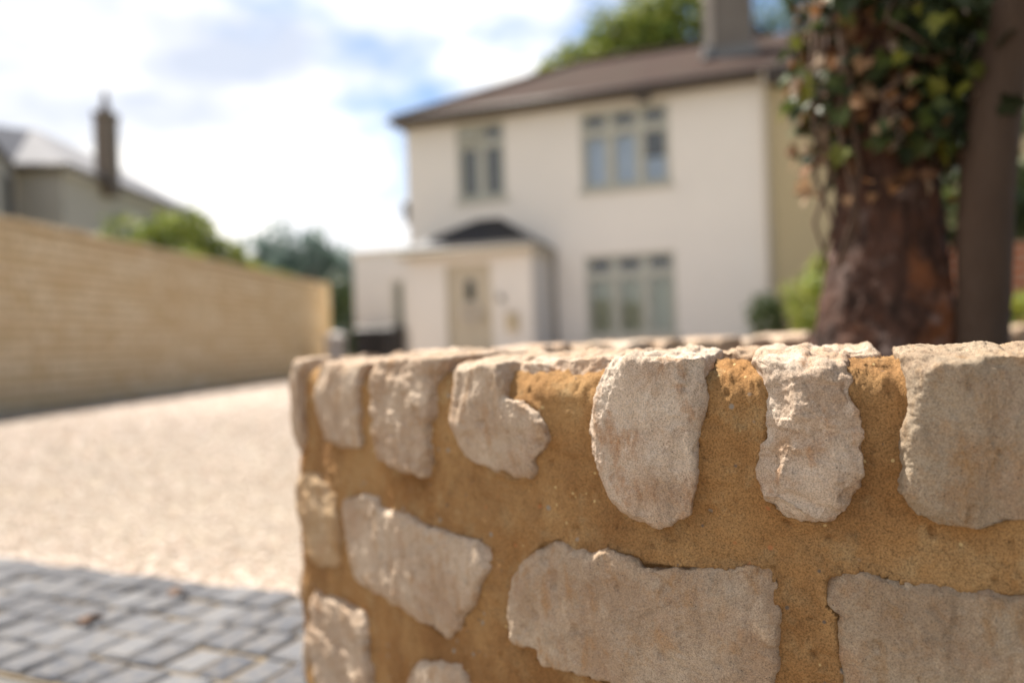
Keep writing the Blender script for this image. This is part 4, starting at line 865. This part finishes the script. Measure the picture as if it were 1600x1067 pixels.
ivy = empty('ivy', (1.05, 2.24, .8)); tag(ivy, 'ivy with green and withered tan leaves climbing the thick brown trunk', 'ivy')
IO = np.array([1.05, 2.24, .8])
def ivy_leaves(n, zr, rr_, ang, size, seed, droop=.5, bias=None):
    r_ = np.random.RandomState(seed); a = r_.uniform(ang[0], ang[1], n); z = r_.uniform(0, 1, n)**.85*(zr[1]-zr[0])+zr[0]
    swell = .05+.055*np.clip((z-.9)/.5, 0, 1); rad = .135+rr_[0]+(rr_[1]-rr_[0])*r_.uniform(0, 1, n)**1.3+swell*.6*fbm(np.stack([np.cos(a)*1.5, np.sin(a)*1.5, z*5], 1), 2)
    C = np.stack([1.065+rad*np.cos(a), 2.24+rad*np.sin(a), z], 1)
    nr = np.stack([np.cos(a), np.sin(a), .35+0*a], 1)+r_.normal(size=(n, 3))*.55; nr /= np.linalg.norm(nr, axis=1)[:, None]
    dn = np.tile([0, 0, -1.], (n, 1))+r_.normal(size=(n, 3))*droop; dn -= (dn*nr).sum(1)[:, None]*nr; dn /= np.linalg.norm(dn, axis=1)[:, None]; sd_ = np.cross(nr, dn)
    # five lobed leaf outline with a folded midrib: (side, along)
    lobes = [(0, 0), (.28, -.16), (.62, -.02), (.46, .30), (.60, .62), (.26, .66), (0, 1.12), (-.26, .66), (-.60, .62), (-.46, .30), (-.62, -.02), (-.28, -.16)]
    s = size*r_.uniform(.6, 1.3, n); V = []
    for (u, v) in lobes+[(0, .45)]:
        fold = abs(u)*.38 - (v-.4)**2*.22
        V.append(C+(sd_*u+dn*v+nr*fold)*s[:, None])
    V = np.stack(V, 1); m = len(lobes); F = []
    tri = np.array([[i, (i+1) % m, m] for i in range(m)]); F = (tri[None]+(m+1)*np.arange(n)[:, None, None]).reshape(-1, 3)
    return V.reshape(-1, 3)-IO, F
def ivymat(name, stops, rough):
    M = Mat(name, rough, .5); gi = M.n('ShaderNodeNewGeometry').outputs['Random Per Island']; c = M.ramp(gi, stops); c = M.mix(.6, c, M.ramp(M.noise(60, 3), [(.3, .7), (.7, 1.2)]), 'MULTIPLY'); M.color(c)
    t = M.n('ShaderNodeBsdfTranslucent'); M.l(c, t.inputs['Color']); x = M.n('ShaderNodeMixShader'); x.inputs[0].default_value = .28; M.b.inputs['Specular IOR Level'].default_value = .25
    M.l(M.b.outputs[0], x.inputs[1]); M.l(t.outputs[0], x.inputs[2]); M.l(x.outputs[0], M.t.nodes['Material Output'].inputs['Surface']); return M.m
IVG = ivymat('ivy_green', [(0, (.016, .026, .012)), (.55, (.030, .046, .018)), (.85, (.075, .10, .022)), (1, (.20, .20, .03))], .5)
IVD = ivymat('ivy_withered', [(0, (.12, .06, .03)), (.4, (.26, .12, .045)), (.75, (.34, .23, .14)), (1, (.55, .45, .36))], .7)
V, F = ivy_leaves(2000, (1.0, 2.6), (.0, .12), (0, 6.28), .043, 1, .9); V2, F2 = ivy_leaves(1100, (1.0, 2.6), (.0, .17), (4.5, 6.9), .045, 7, .8); F = np.vstack([F, F2+len(V)]); V = np.vstack([V, V2]); mesh_obj('green_leaves', V, F, IVG, ivy, smooth=False)
V, F = ivy_leaves(500, (.90, 2.3), (.0, .11), (2.2, 6.0), .040, 2, 1.1); mesh_obj('withered_leaves', V, F, IVD, ivy, smooth=False)
mb = MB(); r_ = random.Random(12)
for k in range(60):
    a = r_.uniform(2.2, 6.4); z = r_.uniform(.98, 2.4); pts = []; rad = .15+r_.uniform(.0, .045)
    for j in range(7):
        pts.append((1.055+rad*math.cos(a)-IO[0], 2.24+rad*math.sin(a)-IO[1], z-IO[2])); a += r_.uniform(-.28, .28); z += r_.uniform(-.07, .02) if k % 2 else r_.uniform(-.02, .07); rad += r_.uniform(-.012, .022)
        z = max(z, .80)
    mb.tube(pts, [.006*(1-.1*j)+.001 for j in range(7)], 5)
for k in range(5):
    a = r_.uniform(3.3, 5.8); x = 1.055+.19*math.cos(a); y = 2.24+.19*math.sin(a)
    mb.tube([(x-IO[0]+r_.uniform(-.03, .03)*j*.3, y-IO[1], 1.5-.13*j-IO[2]) for j in range(7)], [.010-.001*j for j in range(7)], 6)
mb.build('stem', plain('ivy_stem', (.10, .062, .042), .85, .35, 30), ivy, smooth=True)
# thin smooth trunk
t2 = empty('tree', (1.23, 2.05, .38)); tag(t2, 'slender smooth grey brown trunk leaning right beside the ivy clad one', 'tree')
V, F = trunk_mesh([(1.19, 2.04, .36), (1.20, 2.04, .52), (1.235, 2.04, .96), (1.31, 2.04, 1.42), (1.55, 2.06, 2.4), (1.9, 2.0, 3.4)], [.08, .060, .060, .064, .06, .045], 64, 8, .11, .035); mesh_obj('trunk', V-np.array([1.23, 2.05, .38]), F, BARKS, t2, smooth=True)
P, F = leaf_cloud([(2.1-1.23, 1.9-2.05, 3.5-.38, .9, .9, .5, 1)], 2200, .07, 33, .35); mesh_obj('crown', P, F, LEAF_DARK, t2)

DLEAF = plain('dry_leaf', (.12, .07, .045), .8, .3, 40)
# two withered leaves blown onto the setts
for k, (x, y, lab) in enumerate(((-1.12, 2.06, 'brown withered leaf lying on the grey setts, the one nearer the road'), (-.98, 2.27, 'brown withered leaf lying on the grey setts close to the gravel edge'))):
    V_ = []; F_ = []; n_ = 14
    for j in range(n_):
        a = 2*math.pi*j/n_; rr_ = .032*(1+.35*math.cos(3*a+k)); V_.append((rr_*math.cos(a), .7*rr_*math.sin(a), .006+.012*abs(math.sin(a*1.5))))
    V_.append((0, 0, .004)); F_ = [(j, (j+1) % n_, n_) for j in range(n_)]
    lf = mesh_obj('fallen_leaf', V_, F_, DLEAF, None); lf.location = (x, y, float(gz(y))+.008); lf.rotation_euler = (0, 0, .8+k*1.7); tag(lf, lab, 'leaf', 'withered leaves on the setts')
